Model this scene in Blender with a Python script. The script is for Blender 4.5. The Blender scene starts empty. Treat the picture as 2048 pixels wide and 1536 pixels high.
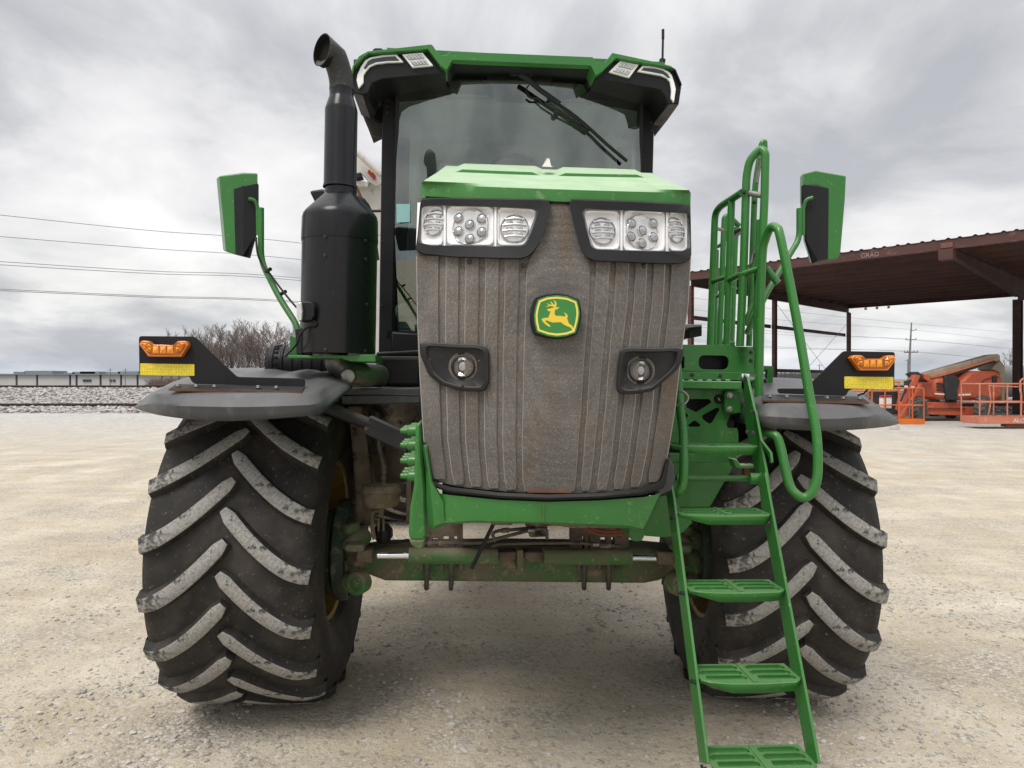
import bpy, bmesh, math, random
import numpy as np
from mathutils import Vector, Matrix, noise
R = math.radians
random.seed(7); np.random.seed(7)
S = bpy.context.scene
COL = S.collection
# ---------------------------------------------------------------- camera
F = 1420.0
CH = 1.65
cd = bpy.data.cameras.new('camera'); cam = bpy.data.objects.new('camera', cd); COL.objects.link(cam)
cd.sensor_width = 36; cd.lens = F/2048*36; cd.clip_end = 9000; cd.clip_start = .05
cam.location = (0, 0, CH); PITCH = R(-.16); cam.rotation_euler = (R(90)+PITCH, 0, 0)
S.camera = cam
# ---------------------------------------------------------------- world, sun, exposure
SUN_EL, SUN_AZ = 58, 212         # high, veiled, behind the photographer's left shoulder
W = bpy.data.worlds.new('World'); S.world = W; W.use_nodes = True
nt = W.node_tree; nt.nodes.clear()
def wn(t, **k):
    n = nt.nodes.new(t)
    for a, b in k.items(): setattr(n, a, b)
    return n
wl = nt.links.new
sky = wn('ShaderNodeTexSky', sky_type='NISHITA', sun_disc=False)
sky.sun_elevation = R(SUN_EL); sky.sun_rotation = R(SUN_AZ)
tc = wn('ShaderNodeTexCoord'); sp = wn('ShaderNodeSeparateXYZ'); wl(tc.outputs['Generated'], sp.inputs[0])
def wmath(op, a, b=None, c=None):
    n = wn('ShaderNodeMath', operation=op)
    for i, q in enumerate((a, b, c)):
        if q is None: continue
        if isinstance(q, (int, float)): n.inputs[i].default_value = q
        else: wl(q, n.inputs[i])
    return n.outputs[0]
zc = wmath('MAXIMUM', sp.outputs['Z'], 0.0)
den = wmath('ADD', zc, 0.24)
cx_ = wmath('DIVIDE', sp.outputs['X'], den); cy_ = wmath('DIVIDE', sp.outputs['Y'], den)
cb = wn('ShaderNodeCombineXYZ'); wl(cx_, cb.inputs[0]); wl(cy_, cb.inputs[1])
def wnoise(scale, det, rough, off, dist=0.0):
    mp = wn('ShaderNodeMapping'); wl(cb.outputs[0], mp.inputs[0]); mp.inputs['Location'].default_value = off
    mp.inputs['Scale'].default_value = (1, .8, 1)
    n = wn('ShaderNodeTexNoise'); wl(mp.outputs[0], n.inputs['Vector'])
    n.inputs['Scale'].default_value = scale; n.inputs['Detail'].default_value = det
    n.inputs['Roughness'].default_value = rough; n.inputs['Distortion'].default_value = dist
    return n.outputs['Fac']
n1 = wnoise(1.75, 8, .56, (4.3, 1.2, 0), .35)
n2 = wnoise(.8, 4, .5, (1.3, 8.2, 0))
sumn = wmath('ADD', wmath('MULTIPLY', n1, .62), wmath('MULTIPLY', n2, .38))
cr = wn('ShaderNodeValToRGB'); wl(sumn, cr.inputs[0])
E = cr.color_ramp.elements
E[0].position = .39; E[0].color = (.38, .39, .415, 1)
E[1].position = .63; E[1].color = (.74, .735, .74, 1)
e = E.new(.46); e.color = (.475, .48, .50, 1)
e = E.new(.52); e.color = (.60, .60, .61, 1)
# brighter, faintly warm band low down; thin bluish strip on the horizon
lowr = wn('ShaderNodeValToRGB'); wl(zc, lowr.inputs[0])
LE = lowr.color_ramp.elements
LE[0].position = 0; LE[0].color = (.84, .92, 1.02, 1)
LE[1].position = .45; LE[1].color = (1.0, 1.0, 1.0, 1)
e = LE.new(.035); e.color = (1.02, 1.03, 1.05, 1)
e = LE.new(.10); e.color = (1.11, 1.10, 1.06, 1)
e = LE.new(.2); e.color = (1.08, 1.07, 1.06, 1)
mul = wn('ShaderNodeMixRGB', blend_type='MULTIPLY'); mul.inputs[0].default_value = 1
wl(cr.outputs[0], mul.inputs[1]); wl(lowr.outputs[0], mul.inputs[2])
# an overcast dome is brighter towards the zenith (CIE overcast sky)
zen = wn('ShaderNodeMapRange'); wl(zc, zen.inputs[0]); zen.inputs[1].default_value = .42; zen.inputs[2].default_value = 1
zen.inputs[3].default_value = 8.6; zen.inputs[4].default_value = 19.0
mul2 = wn('ShaderNodeVectorMath', operation='SCALE'); wl(mul.outputs[0], mul2.inputs[0]); wl(zen.outputs[0], mul2.inputs['Scale'])
mx = wn('ShaderNodeMixRGB'); mx.inputs[0].default_value = .96
wl(sky.outputs[0], mx.inputs[1]); wl(mul2.outputs[0], mx.inputs[2])
bg = wn('ShaderNodeBackground'); bg.inputs[1].default_value = .1; wl(mx.outputs[0], bg.inputs[0])
wo = wn('ShaderNodeOutputWorld'); wl(bg.outputs[0], wo.inputs[0])
sd = bpy.data.lights.new('sun', 'SUN'); sd.energy = 1.5; sd.angle = R(25); sd.color = (1, .96, .9)
so = bpy.data.objects.new('sun', sd); COL.objects.link(so)
sv = Vector((math.sin(R(SUN_AZ))*math.cos(R(SUN_EL)), math.cos(R(SUN_AZ))*math.cos(R(SUN_EL)), math.sin(R(SUN_EL))))
so.rotation_euler = sv.to_track_quat('Z', 'Y').to_euler()
S.view_settings.view_transform = 'Standard'; S.view_settings.look = 'None'
S.view_settings.exposure = .62; S.view_settings.gamma = 1; S.view_settings.use_curve_mapping = False
# ---------------------------------------------------------------- photograph geometry helpers (lay-out only)
CAMR = Matrix.Rotation(R(90)+PITCH, 3, 'X')
def ray(px, py): return CAMR @ Vector(((px-1024)/F, (768-py)/F, -1))
def P(px, py, z):
    d = ray(px, py); return Vector((0, 0, CH)) + d*(z/d.y)
def G(px, py, h=0):                       # the point of height h on that line of sight
    d = ray(px, py); return Vector((0, 0, CH)) + d*((h-CH)/d.z)
MW = Matrix.Translation((.045, 3.87, 0)) @ Matrix.Rotation(R(4.2), 4, 'Z') @ Matrix.Rotation(R(1.0), 4, 'Y')
MI = MW.inverted(); MI3 = MI.to_3x3(); MO = MI @ Vector((0, 0, CH))
def L(px, py, v):
    d = MI3 @ ray(px, py); return MO + d*((v-MO.y)/d.y)
def LU(px, py, u):
    d = MI3 @ ray(px, py); return MO + d*((u-MO.x)/d.x)
def pl(pts, v): return [L(a, b, v) for a, b in pts]
# ---------------------------------------------------------------- object helpers
def tag(o, label=None, cat=None, group=None, kind=None):
    if label: o['label'] = label
    if cat: o['category'] = cat
    if group: o['group'] = group
    if kind: o['kind'] = kind
    return o
def empty(name, label, cat, loc=(0, 0, 0), rot=(0, 0, 0), group=None):
    o = bpy.data.objects.new(name, None); COL.objects.link(o); o.location = loc; o.rotation_euler = rot
    o.empty_display_size = .1
    return tag(o, label, cat, group)
class MB:
    def __init__(s): s.v = []; s.f = []; s.m = []
    def add(s, vs, fs, mi=0, mat=None):
        b = len(s.v)
        for p in vs: s.v.append(tuple(mat @ Vector(p)) if mat is not None else tuple(p))
        for f in fs: s.f.append([b+i for i in f]); s.m.append(mi)
        return s
    def box(s, c, d, mi=0, rot=None, mat=None):
        x, y, z = d[0]/2, d[1]/2, d[2]/2
        vs = [Vector((a*x, b*y, e*z)) for a in (-1, 1) for b in (-1, 1) for e in (-1, 1)]
        if rot is not None:
            rm = rot if isinstance(rot, Matrix) else Matrix.Rotation(rot, 3, 'Z')
            vs = [rm @ q for q in vs]
        vs = [q + Vector(c) for q in vs]
        return s.add(vs, [(0, 1, 3, 2), (4, 6, 7, 5), (0, 4, 5, 1), (2, 3, 7, 6), (0, 2, 6, 4), (1, 5, 7, 3)], mi, mat)
    def bar(s, a, b, w, h, mi=0, up=(0, 0, 1)):
        a = Vector(a); b = Vector(b); d = b-a; y = d.normalized(); u = Vector(up)
        if abs(y.dot(u)) > .98: u = Vector((0, 1, 0))
        x = y.cross(u).normalized(); z = x.cross(y)
        rm = Matrix((x, y, z)).transposed()
        return s.box((a+b)/2, (w, d.length, h), mi, rm)
    def ext(s, pts, off, mi=0, mside=None):
        n = len(pts); off = Vector(off)
        vs = [Vector(p) for p in pts] + [Vector(p)+off for p in pts]
        b = len(s.v); s.v += [tuple(q) for q in vs]
        s.f.append([b+i for i in range(n)]); s.m.append(mi)
        s.f.append([b+n+i for i in reversed(range(n))]); s.m.append(mi)
        for i in range(n):
            j = (i+1) % n; s.f.append([b+i, b+n+i, b+n+j, b+j]); s.m.append(mi if mside is None else mside)
        return s
    def tube(s, pts, r, seg=10, mi=0, smooth=0, closed=False, cap=True):
        pts = [Vector(p) for p in pts]
        if smooth: pts = crom(pts, smooth, closed)
        n = len(pts); rs = r if isinstance(r, (list, tuple)) else [r]*n
        if len(rs) != n: rs = [rs[0] + (rs[-1]-rs[0])*i/(n-1) for i in range(n)]
        b = len(s.v); prev = None
        for i, p in enumerate(pts):
            if closed: t = (pts[(i+1) % n]-pts[i-1])
            else: t = pts[min(i+1, n-1)] - pts[max(i-1, 0)]
            t = t.normalized()
            if prev is None:
                a = Vector((0, 0, 1)) if abs(t.z) < .9 else Vector((1, 0, 0)); x = a.cross(t).normalized()
            else: x = (prev - t*prev.dot(t)).normalized()
            prev = x; y = t.cross(x)
            for k in range(seg):
                an = 2*math.pi*k/seg; s.v.append(tuple(p + (x*math.cos(an)+y*math.sin(an))*rs[i]))
        for i in range(n if closed else n-1):
            for k in range(seg):
                k2 = (k+1) % seg; i2 = (i+1) % n
                s.f.append([b+i*seg+k, b+i*seg+k2, b+i2*seg+k2, b+i2*seg+k]); s.m.append(mi)
        if cap and not closed:
            s.f.append([b+k for k in reversed(range(seg))]); s.m.append(mi)
            s.f.append([b+(n-1)*seg+k for k in range(seg)]); s.m.append(mi)
        return s
    def lathe(s, prof, seg=32, mi=0, mat=None, cap=True):     # prof: (radius, height) about z
        b = len(s.v)
        for r, h in prof:
            for k in range(seg):
                an = 2*math.pi*k/seg; q = Vector((r*math.cos(an), r*math.sin(an), h))
                s.v.append(tuple(mat @ q) if mat is not None else tuple(q))
        for i in range(len(prof)-1):
            mm = mi[i] if isinstance(mi, list) else mi
            for k in range(seg):
                k2 = (k+1) % seg
                s.f.append([b+i*seg+k, b+i*seg+k2, b+(i+1)*seg+k2, b+(i+1)*seg+k]); s.m.append(mm)
        if cap:
            mm = mi[0] if isinstance(mi, list) else mi
            s.f.append([b+k for k in reversed(range(seg))]); s.m.append(mm)
            s.f.append([b+(len(prof)-1)*seg+k for k in range(seg)]); s.m.append(mm)
        return s
    def grid(s, rows, mi=0, closed=False):
        b = len(s.v); n = len(rows[0])
        for r in rows: s.v += [tuple(q) for q in r]
        for i in range(len(rows)-1):
            for k in range(n if closed else n-1):
                k2 = (k+1) % n
                s.f.append([b+i*n+k, b+(i+1)*n+k, b+(i+1)*n+k2, b+i*n+k2]); s.m.append(mi)
        return s
    def ngon(s, pts, mi=0): return s.add(pts, [list(range(len(pts)))], mi)
    def mesh(s, name, mats, smooth=35):
        me = bpy.data.meshes.new(name); me.from_pydata(s.v, [], s.f)
        for m in (mats if isinstance(mats, (list, tuple)) else [mats]): me.materials.append(m)
        if any(s.m): me.polygons.foreach_set('material_index', s.m)
        bm = bmesh.new(); bm.from_mesh(me); bmesh.ops.recalc_face_normals(bm, faces=bm.faces); bm.to_mesh(me); bm.free()
        if smooth:
            me.polygons.foreach_set('use_smooth', [True]*len(me.polygons)); me.set_sharp_from_angle(angle=R(smooth))
        me.update(); return me
    def build(s, name, mats, parent=None, smooth=35, bevel=0, seg=2, solid=0):
        o = bpy.data.objects.new(name, s.mesh(name, mats, smooth)); COL.objects.link(o)
        if parent: o.parent = parent
        if solid:
            m = o.modifiers.new('s', 'SOLIDIFY'); m.thickness = solid; m.offset = -1
        if bevel:
            m = o.modifiers.new('b', 'BEVEL'); m.width = bevel; m.segments = seg; m.limit_method = 'ANGLE'; m.angle_limit = R(40)
            m.harden_normals = False
        return o
def crom(pts, n, closed=False):
    out = []; N = len(pts)
    rng = range(N if closed else N-1)
    for i in rng:
        if closed: a, b, c, d = pts[i-1], pts[i], pts[(i+1) % N], pts[(i+2) % N]
        else: a, b, c, d = pts[max(i-1, 0)], pts[i], pts[i+1], pts[min(i+2, N-1)]
        for k in range(n):
            t = k/n
            out.append(.5*((2*b) + (c-a)*t + (2*a-5*b+4*c-d)*t*t + (3*b-a-3*c+d)*t**3))
    if not closed: out.append(pts[-1])
    return out
def fillet(pts, r, n=4, closed=False):
    """round the corners of a polyline"""
    pts = [Vector(p) for p in pts]; N = len(pts); out = []
    for i in range(N):
        if not closed and i in (0, N-1): out.append(pts[i]); continue
        p = pts[i]; a = pts[i-1]-p; b = pts[(i+1) % N]-p
        rr = r[i] if isinstance(r, (list, tuple)) else r
        rr = min(rr, a.length*.48, b.length*.48)
        A = p + a.normalized()*rr; B = p + b.normalized()*rr
        for k in range(n+1):
            t = k/n; out.append(A*(1-t)**2 + p*2*t*(1-t) + B*t*t)
    return out
def plate(name, outline, holes, th, mat, parent=None, bevel=0, frame=None):
    """flat plate with holes; outline in 2D (x, z) -> local (x, 0..th, z), placed by frame"""
    cu = bpy.data.curves.new(name, 'CURVE'); cu.dimensions = '2D'; cu.fill_mode = 'BOTH'
    cu.extrude = th/2; cu.bevel_depth = bevel; cu.bevel_resolution = 1
    for ring in [outline]+list(holes):
        sp = cu.splines.new('POLY'); sp.points.add(len(ring)-1)
        for i, p in enumerate(ring): sp.points[i].co = (p[0], p[1], 0, 1)
        sp.use_cyclic_u = True
    t = bpy.data.objects.new('t', cu); me = bpy.data.meshes.new_from_object(t)
    bpy.data.objects.remove(t); bpy.data.curves.remove(cu)
    if frame is None: frame = Matrix.Identity(4)
    me.transform(frame @ Matrix.Rotation(R(90), 4, 'X'))
    me.materials.clear(); me.materials.append(mat)
    me.polygons.foreach_set('use_smooth', [True]*len(me.polygons)); me.set_sharp_from_angle(angle=R(30))
    me.name = name; o = bpy.data.objects.new(name, me); COL.objects.link(o)
    if parent: o.parent = parent
    return o
def lplate(name, pts, holes, v, th, mat, parent, bevel=.002, r=0):
    """plate in the machine's plane v, traced outline"""
    def cv(q):
        a = [L(x, y, v) for x, y in q]
        if r: a = fillet(a, r, 3, True)
        return [(p.x, p.z) for p in a]
    return plate(name, cv(pts), [cv(h) for h in holes], th, mat, parent, bevel, Matrix.Translation((0, v+th/2, 0)))
def copyo(o, parent=None, **k):
    c = o.copy(); COL.objects.link(c)
    if parent: c.parent = parent
    for a, b in k.items(): setattr(c, a, b)
    return c
def circ(c, r, n=24, sx=1, sy=1): return [(c[0]+r*sx*math.cos(2*math.pi*i/n), c[1]+r*sy*math.sin(2*math.pi*i/n)) for i in range(n)]
# ---------------------------------------------------------------- materials
def mat(name, base, c2=None, rough=.5, metal=0, sc=4, det=5, lo=.35, hi=.65, spot=None, spot2=None, dust=None, bump=None, bump2=None,
        stretch=(1, 1, 1), trans=0, coat=0, spec=.5, world=False, alpha=1, rvar=.1, ior=1.45):
    m = bpy.data.materials.new(name); m.use_nodes = True; t = m.node_tree; bs = t.nodes['Principled BSDF']
    N = t.nodes.new; K = t.links.new
    bs.inputs['Roughness'].default_value = rough; bs.inputs['Metallic'].default_value = metal
    bs.inputs['Transmission Weight'].default_value = trans; bs.inputs['Coat Weight'].default_value = coat
    bs.inputs['Specular IOR Level'].default_value = spec; bs.inputs['IOR'].default_value = ior
    tcn = N('ShaderNodeTexCoord')
    src = tcn.outputs['Object']
    if world: g = N('ShaderNodeNewGeometry'); src = g.outputs['Position']
    mp = N('ShaderNodeMapping'); mp.inputs['Scale'].default_value = stretch; K(src, mp.inputs[0])
    def noi(scale, d=5, ro=.6, v=None):
        n = N('ShaderNodeTexNoise'); n.inputs['Scale'].default_value = scale; n.inputs['Detail'].default_value = d
        n.inputs['Roughness'].default_value = ro; K(v or mp.outputs[0], n.inputs['Vector']); return n.outputs['Fac']
    def step(f, a, b, x=0, y=1):
        r = N('ShaderNodeMapRange'); r.inputs[1].default_value = a; r.inputs[2].default_value = b
        r.inputs[3].default_value = x; r.inputs[4].default_value = y; K(f, r.inputs[0]); return r.outputs[0]
    def mix(f, a, b):
        n = N('ShaderNodeMixRGB'); K(f, n.inputs[0])
        for i, q in ((1, a), (2, b)):
            if isinstance(q, tuple): n.inputs[i].default_value = (*q, 1)
            else: K(q, n.inputs[i])
        return n.outputs[0]
    if c2 is None: c2 = tuple(x*.8 for x in base)
    n0 = noi(sc, det)
    col = mix(step(n0, lo, hi), base, c2)
    K(step(n0, .3, .7, max(0, rough-rvar), min(1, rough+rvar)), bs.inputs['Roughness'])
    for sp_ in (spot, spot2):
        if sp_:                                  # (colour, scale, threshold, softness)
            col = mix(step(noi(sp_[1], 3, .7), sp_[2], sp_[2]+sp_[3]), col, sp_[0])
    if dust:                                     # (colour, amount): settled on what faces up, broken by noise; green_top adds painted top light
        g = N('ShaderNodeNewGeometry'); sx = N('ShaderNodeSeparateXYZ'); K(g.outputs['Normal'], sx.inputs[0])
        mm = N('ShaderNodeMath'); mm.operation = 'MULTIPLY'; K(step(sx.outputs['Z'], .1, .9, 0, dust[1]), mm.inputs[0])
        K(step(noi(9, 6), .3, .7, .8, 1.05), mm.inputs[1]); col = mix(mm.outputs[0], col, dust[0])
    K(col, bs.inputs['Base Color'])
    last = None
    for bp in (bump, bump2):
        if bp:
            b = N('ShaderNodeBump'); b.inputs['Distance'].default_value = bp[1]; b.inputs['Strength'].default_value = bp[2] if len(bp) > 2 else .6
            K(noi(bp[0], 4), b.inputs['Height'])
            if last: K(last, b.inputs['Normal'])
            last = b.outputs[0]
    if last: K(last, bs.inputs['Normal'])
    if alpha < 1: bs.inputs['Alpha'].default_value = alpha
    return m
DUST = (.42, .37, .29)
MT = {}
MT['green'] = mat('green_paint', (.032, .175, .03), (.026, .145, .026), .38, sc=2.5, spot=((.12, .22, .08), 34, .62, .1), spot2=((.34, .36, .22), 90, .695, .04), dust=((.26, .37, .2), .35), coat=.15, bump=(60, .0006, .25))
MT['green_top'] = mat('dusty_toplit_green_paint', (.06, .21, .055), (.045, .18, .042), .62, sc=3, spot=((.2, .3, .15), 30, .6, .15), spot2=((.4, .42, .3), 120, .72, .04), dust=((.42, .56, .37), .95), spec=.35)  # dust tint also paints brighter top light into up-facing green
MT['green_dirty'] = mat('muddy_green_paint', (.05, .15, .042), (.14, .125, .08), .75, sc=6, lo=.4, hi=.62, spot=((.24, .18, .12), 14, .56, .1), spot2=((.3, .24, .17), 45, .62, .08), dust=((.25, .2, .14), .8), bump=(40, .006))
MT['mud'] = mat('dried_mud', (.11, .085, .062), (.19, .15, .11), .95, sc=12, spot=((.03, .022, .018), 8, .55, .1), bump=(25, .015), bump2=(90, .004))
MT['canister'] = mat('muddy_canister', (.17, .14, .095), (.1, .09, .055), .95, sc=25, spot=((.05, .11, .04), 9, .62, .06), bump=(60, .004))
MT['black_plastic'] = mat('black_plastic', (.009, .009, .0105), (.014, .014, .0155), .5, sc=5, spot=((.2, .19, .18), 160, .74, .03), dust=((.10, .095, .09), .3), bump=(300, .0004, .4), spec=.32)
MT['black_dusty'] = mat('black_dusty_plastic', (.013, .013, .015), (.024, .0235, .023), .6, sc=7, spot=((.16, .15, .13), 60, .66, .12), spot2=((.35, .33, .3), 180, .74, .03), dust=((.14, .13, .12), .5), spec=.32)
MT['black_paint'] = mat('black_painted_steel', (.0085, .009, .011), (.013, .0135, .015), .33, sc=3, stretch=(1, 1, .3), spot=((.035, .033, .03), 30, .66, .1), spot2=((.3, .3, .3), 140, .745, .03), coat=.1, rvar=.12, spec=.32)
MT['pipe'] = mat('sooty_dusty_pipe', (.02, .02, .02), (.045, .045, .042), .62, sc=8, spot=((.2, .2, .19), 70, .62, .12), dust=((.16, .16, .15), .7))
MT['cab_black'] = mat('satin_black_cab', (.007, .007, .0085), (.010, .010, .0115), .45, sc=4, spot=((.12, .11, .1), 120, .73, .04), dust=((.1, .1, .1), .3), spec=.32)
MT['roof_under'] = mat('dusty_roof_underside', (.03, .026, .023), (.045, .04, .035), .6, sc=4, spot=((.09, .075, .06), 20, .6, .2))
MT['fender'] = mat('grey_black_fender_plastic', (.042, .045, .051), (.068, .071, .077), .42, sc=3, spot=((.11, .105, .10), 9, .55, .2), spot2=((.4, .38, .35), 110, .74, .03), dust=((.17, .165, .16), .55), stretch=(1, 1, .6), bump=(180, .0006, .4), bump2=(3.5, .03, .35))
MT['rubber'] = mat('tyre_rubber', (.019, .018, .017), (.033, .030, .027), .62, sc=6, spot=((.06, .051, .043), 5, .47, .3), spot2=((.16, .14, .12), 55, .63, .1), bump=(90, .0016), bump2=(400, .0006), rvar=.15, spec=.25)
MT['tread'] = mat('dust_whitened_tread', (.33, .32, .30), (.22, .21, .195), .9, sc=70, det=3, spot=((.045, .043, .04), 21, .61, .1), spot2=((.07, .066, .06), 150, .60, .05), bump=(260, .0022))
MT['tread_end'] = mat('scuffed_tread', (.31, .30, .28), (.07, .067, .063), .85, sc=34, det=9, lo=.44, hi=.60, spot=((.022, .022, .022), 14, .55, .14), bump=(260, .0022))
MT['rim'] = mat('dusty_yellow_rim', (.30, .19, .035), (.2, .13, .04), .55, sc=6, spot=((.16, .11, .06), 10, .52, .15), bump=(60, .001))
MT['hub'] = mat('dull_green_hub', (.03, .055, .034), (.045, .055, .04), .8, sc=8, spot=((.13, .12, .09), 14, .56, .12), bump=(40, .003))
MT['steel'] = mat('dull_steel', (.32, .31, .29), (.2, .19, .18), .45, metal=.8, sc=10, spot=((.2, .12, .07), 30, .62, .1))
MT['bolt'] = mat('zinc_bolt', (.5, .48, .44), (.3, .28, .25), .42, metal=.85, sc=30)
MT['darkbolt'] = mat('dark_bolt', (.03, .03, .035), (.06, .06, .06), .4, metal=.5, sc=30)
MT['chrome'] = mat('chrome_rod', (.75, .75, .76), (.7, .7, .71), .12, metal=1, sc=5, rvar=.03)
MT['reflector'] = mat('lamp_reflector', (.95, .95, .955), (.9, .9, .91), .2, metal=.12, sc=4, rvar=.05)
MT['lamp_glass'] = mat('lamp_glass', (.62, .62, .62), (.8, .8, .79), .12, metal=.6, sc=30, rvar=.05)
MT['lamp_dark'] = mat('lamp_element', (.30, .30, .31), (.5, .5, .5), .2, metal=.7, sc=60)
MT['fin'] = mat('lamp_fin', (.7, .7, .71), (.5, .5, .5), .2, metal=.8, sc=30)
MT['rust'] = mat('rusty_edge', (.17, .06, .025), (.1, .045, .025), .85, sc=30, bump=(120, .001))
MT['white'] = mat('dusty_white_steel', (.6, .585, .56), (.5, .48, .45), .5, sc=3, spot=((.35, .3, .25), 10, .6, .12))
MT['seat'] = mat('cab_upholstery', (.05, .05, .05), (.08, .08, .08), .8, sc=10)
MT['cab_in'] = mat('cab_trim_grey', (.42, .455, .44), (.48, .51, .5), .7, sc=4)
MT['hose'] = mat('dusty_hose', (.05, .045, .04), (.11, .092, .075), .75, sc=20, spot=((.13, .105, .08), 25, .56, .1))
MT['yellow'] = mat('yellow_paint', (.8, .58, .03), (.75, .55, .05), .4, sc=6)
MT['yellow_pale'] = mat('yellow_border', (.82, .68, .16), (.78, .62, .12), .4, sc=6)
MT['emblem_green'] = mat('emblem_green', (.03, .2, .035), (.04, .22, .05), .35, sc=5, spot=((.3, .35, .25), 60, .72, .05))
MT['blue_sticker'] = mat('pale_blue_sticker', (.3, .55, .55), (.35, .6, .6), .5, sc=5)
MT['red_print'] = mat('red_print', (.35, .03, .03), (.3, .03, .04), .5, sc=5)
MT['chalk'] = mat('worn_chalk', (.34, .27, .25), (.22, .15, .14), .8, sc=12)
MT['white_print'] = mat('white_print', (.75, .74, .7), (.65, .63, .6), .6, sc=9)
def amber():
    m = mat('amber_lens', (.78, .2, .008), (.7, .165, .008), .2, sc=8, coat=.5); return m
MT['amber'] = amber()
MT['amber_in'] = mat('amber_lamp_cell', (.92, .36, .02), (.75, .22, .012), .2, sc=25, lo=.35, hi=.65, coat=.4)
MT['amber_dark'] = mat('amber_lamp_depth', (.38, .10, .006), (.26, .065, .005), .25, sc=20, coat=.3)
MT['shed_splice'] = mat('primer_patch', (.2, .085, .07), (.15, .065, .055), .7, world=True)
def honey():
    m = bpy.data.materials.new('yellow_honeycomb_reflector'); m.use_nodes = True; t = m.node_tree; b = t.nodes['Principled BSDF']
    tc_ = t.nodes.new('ShaderNodeTexCoord'); v = t.nodes.new('ShaderNodeTexVoronoi'); v.inputs['Scale'].default_value = 95
    v.feature = 'DISTANCE_TO_EDGE'; v.inputs['Randomness'].default_value = .15; t.links.new(tc_.outputs['Object'], v.inputs['Vector'])
    r = t.nodes.new('ShaderNodeValToRGB'); r.color_ramp.elements[0].position = .05; r.color_ramp.elements[0].color = (.8, .68, .08, 1)
    r.color_ramp.elements[1].position = .16; r.color_ramp.elements[1].color = (.62, .47, .008, 1)
    t.links.new(v.outputs['Distance'], r.inputs[0]); t.links.new(r.outputs[0], b.inputs['Base Color']); b.inputs['Roughness'].default_value = .35
    return m
MT['honey'] = honey()
def glass(name, tint, refl, rough=.02, fres=True, gc=(.9, .93, .92)):
    m = bpy.data.materials.new(name); m.use_nodes = True; t = m.node_tree; t.nodes.clear()
    o = t.nodes.new('ShaderNodeOutputMaterial'); mixn = t.nodes.new('ShaderNodeMixShader'); tr = t.nodes.new('ShaderNodeBsdfTransparent')
    gl = t.nodes.new('ShaderNodeBsdfGlossy'); tr.inputs[0].default_value = (*tint, 1); gl.inputs['Roughness'].default_value = rough
    gl.inputs[0].default_value = (*gc, 1)
    lw = t.nodes.new('ShaderNodeFresnel'); lw.inputs[0].default_value = 1.5
    ad = t.nodes.new('ShaderNodeMath'); ad.operation = 'ADD'; ad.inputs[1].default_value = refl; ad.use_clamp = True
    t.links.new(lw.outputs[0], ad.inputs[0])
    if fres: t.links.new(ad.outputs[0], mixn.inputs[0])
    else: mixn.inputs[0].default_value = refl
    t.links.new(tr.outputs[0], mixn.inputs[1]); t.links.new(gl.outputs[0], mixn.inputs[2]); t.links.new(mixn.outputs[0], o.inputs[0])
    return m
MT['windshield'] = glass('tinted_cab_glass', (.56, .65, .60), .17, gc=(.8, .87, .84))
MT['rear_glass'] = glass('dark_rear_glass', (.08, .095, .09), .05)
MT['stack_shade'] = mat('painted_stack_shade', (.003, .003, .003), None, .95)  # near-black paints the shade inside the exhaust mouth
MT['rib_edge'] = mat('dusty_rib_edge', (.36, .33, .3), (.27, .25, .22), .9, sc=60)
MT['side_glass'] = glass('tinted_side_glass', (.78, .85, .82), .03)
MT['lens'] = glass('clear_lamp_cover', (.985, .985, .985), .05, fres=False)
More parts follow.
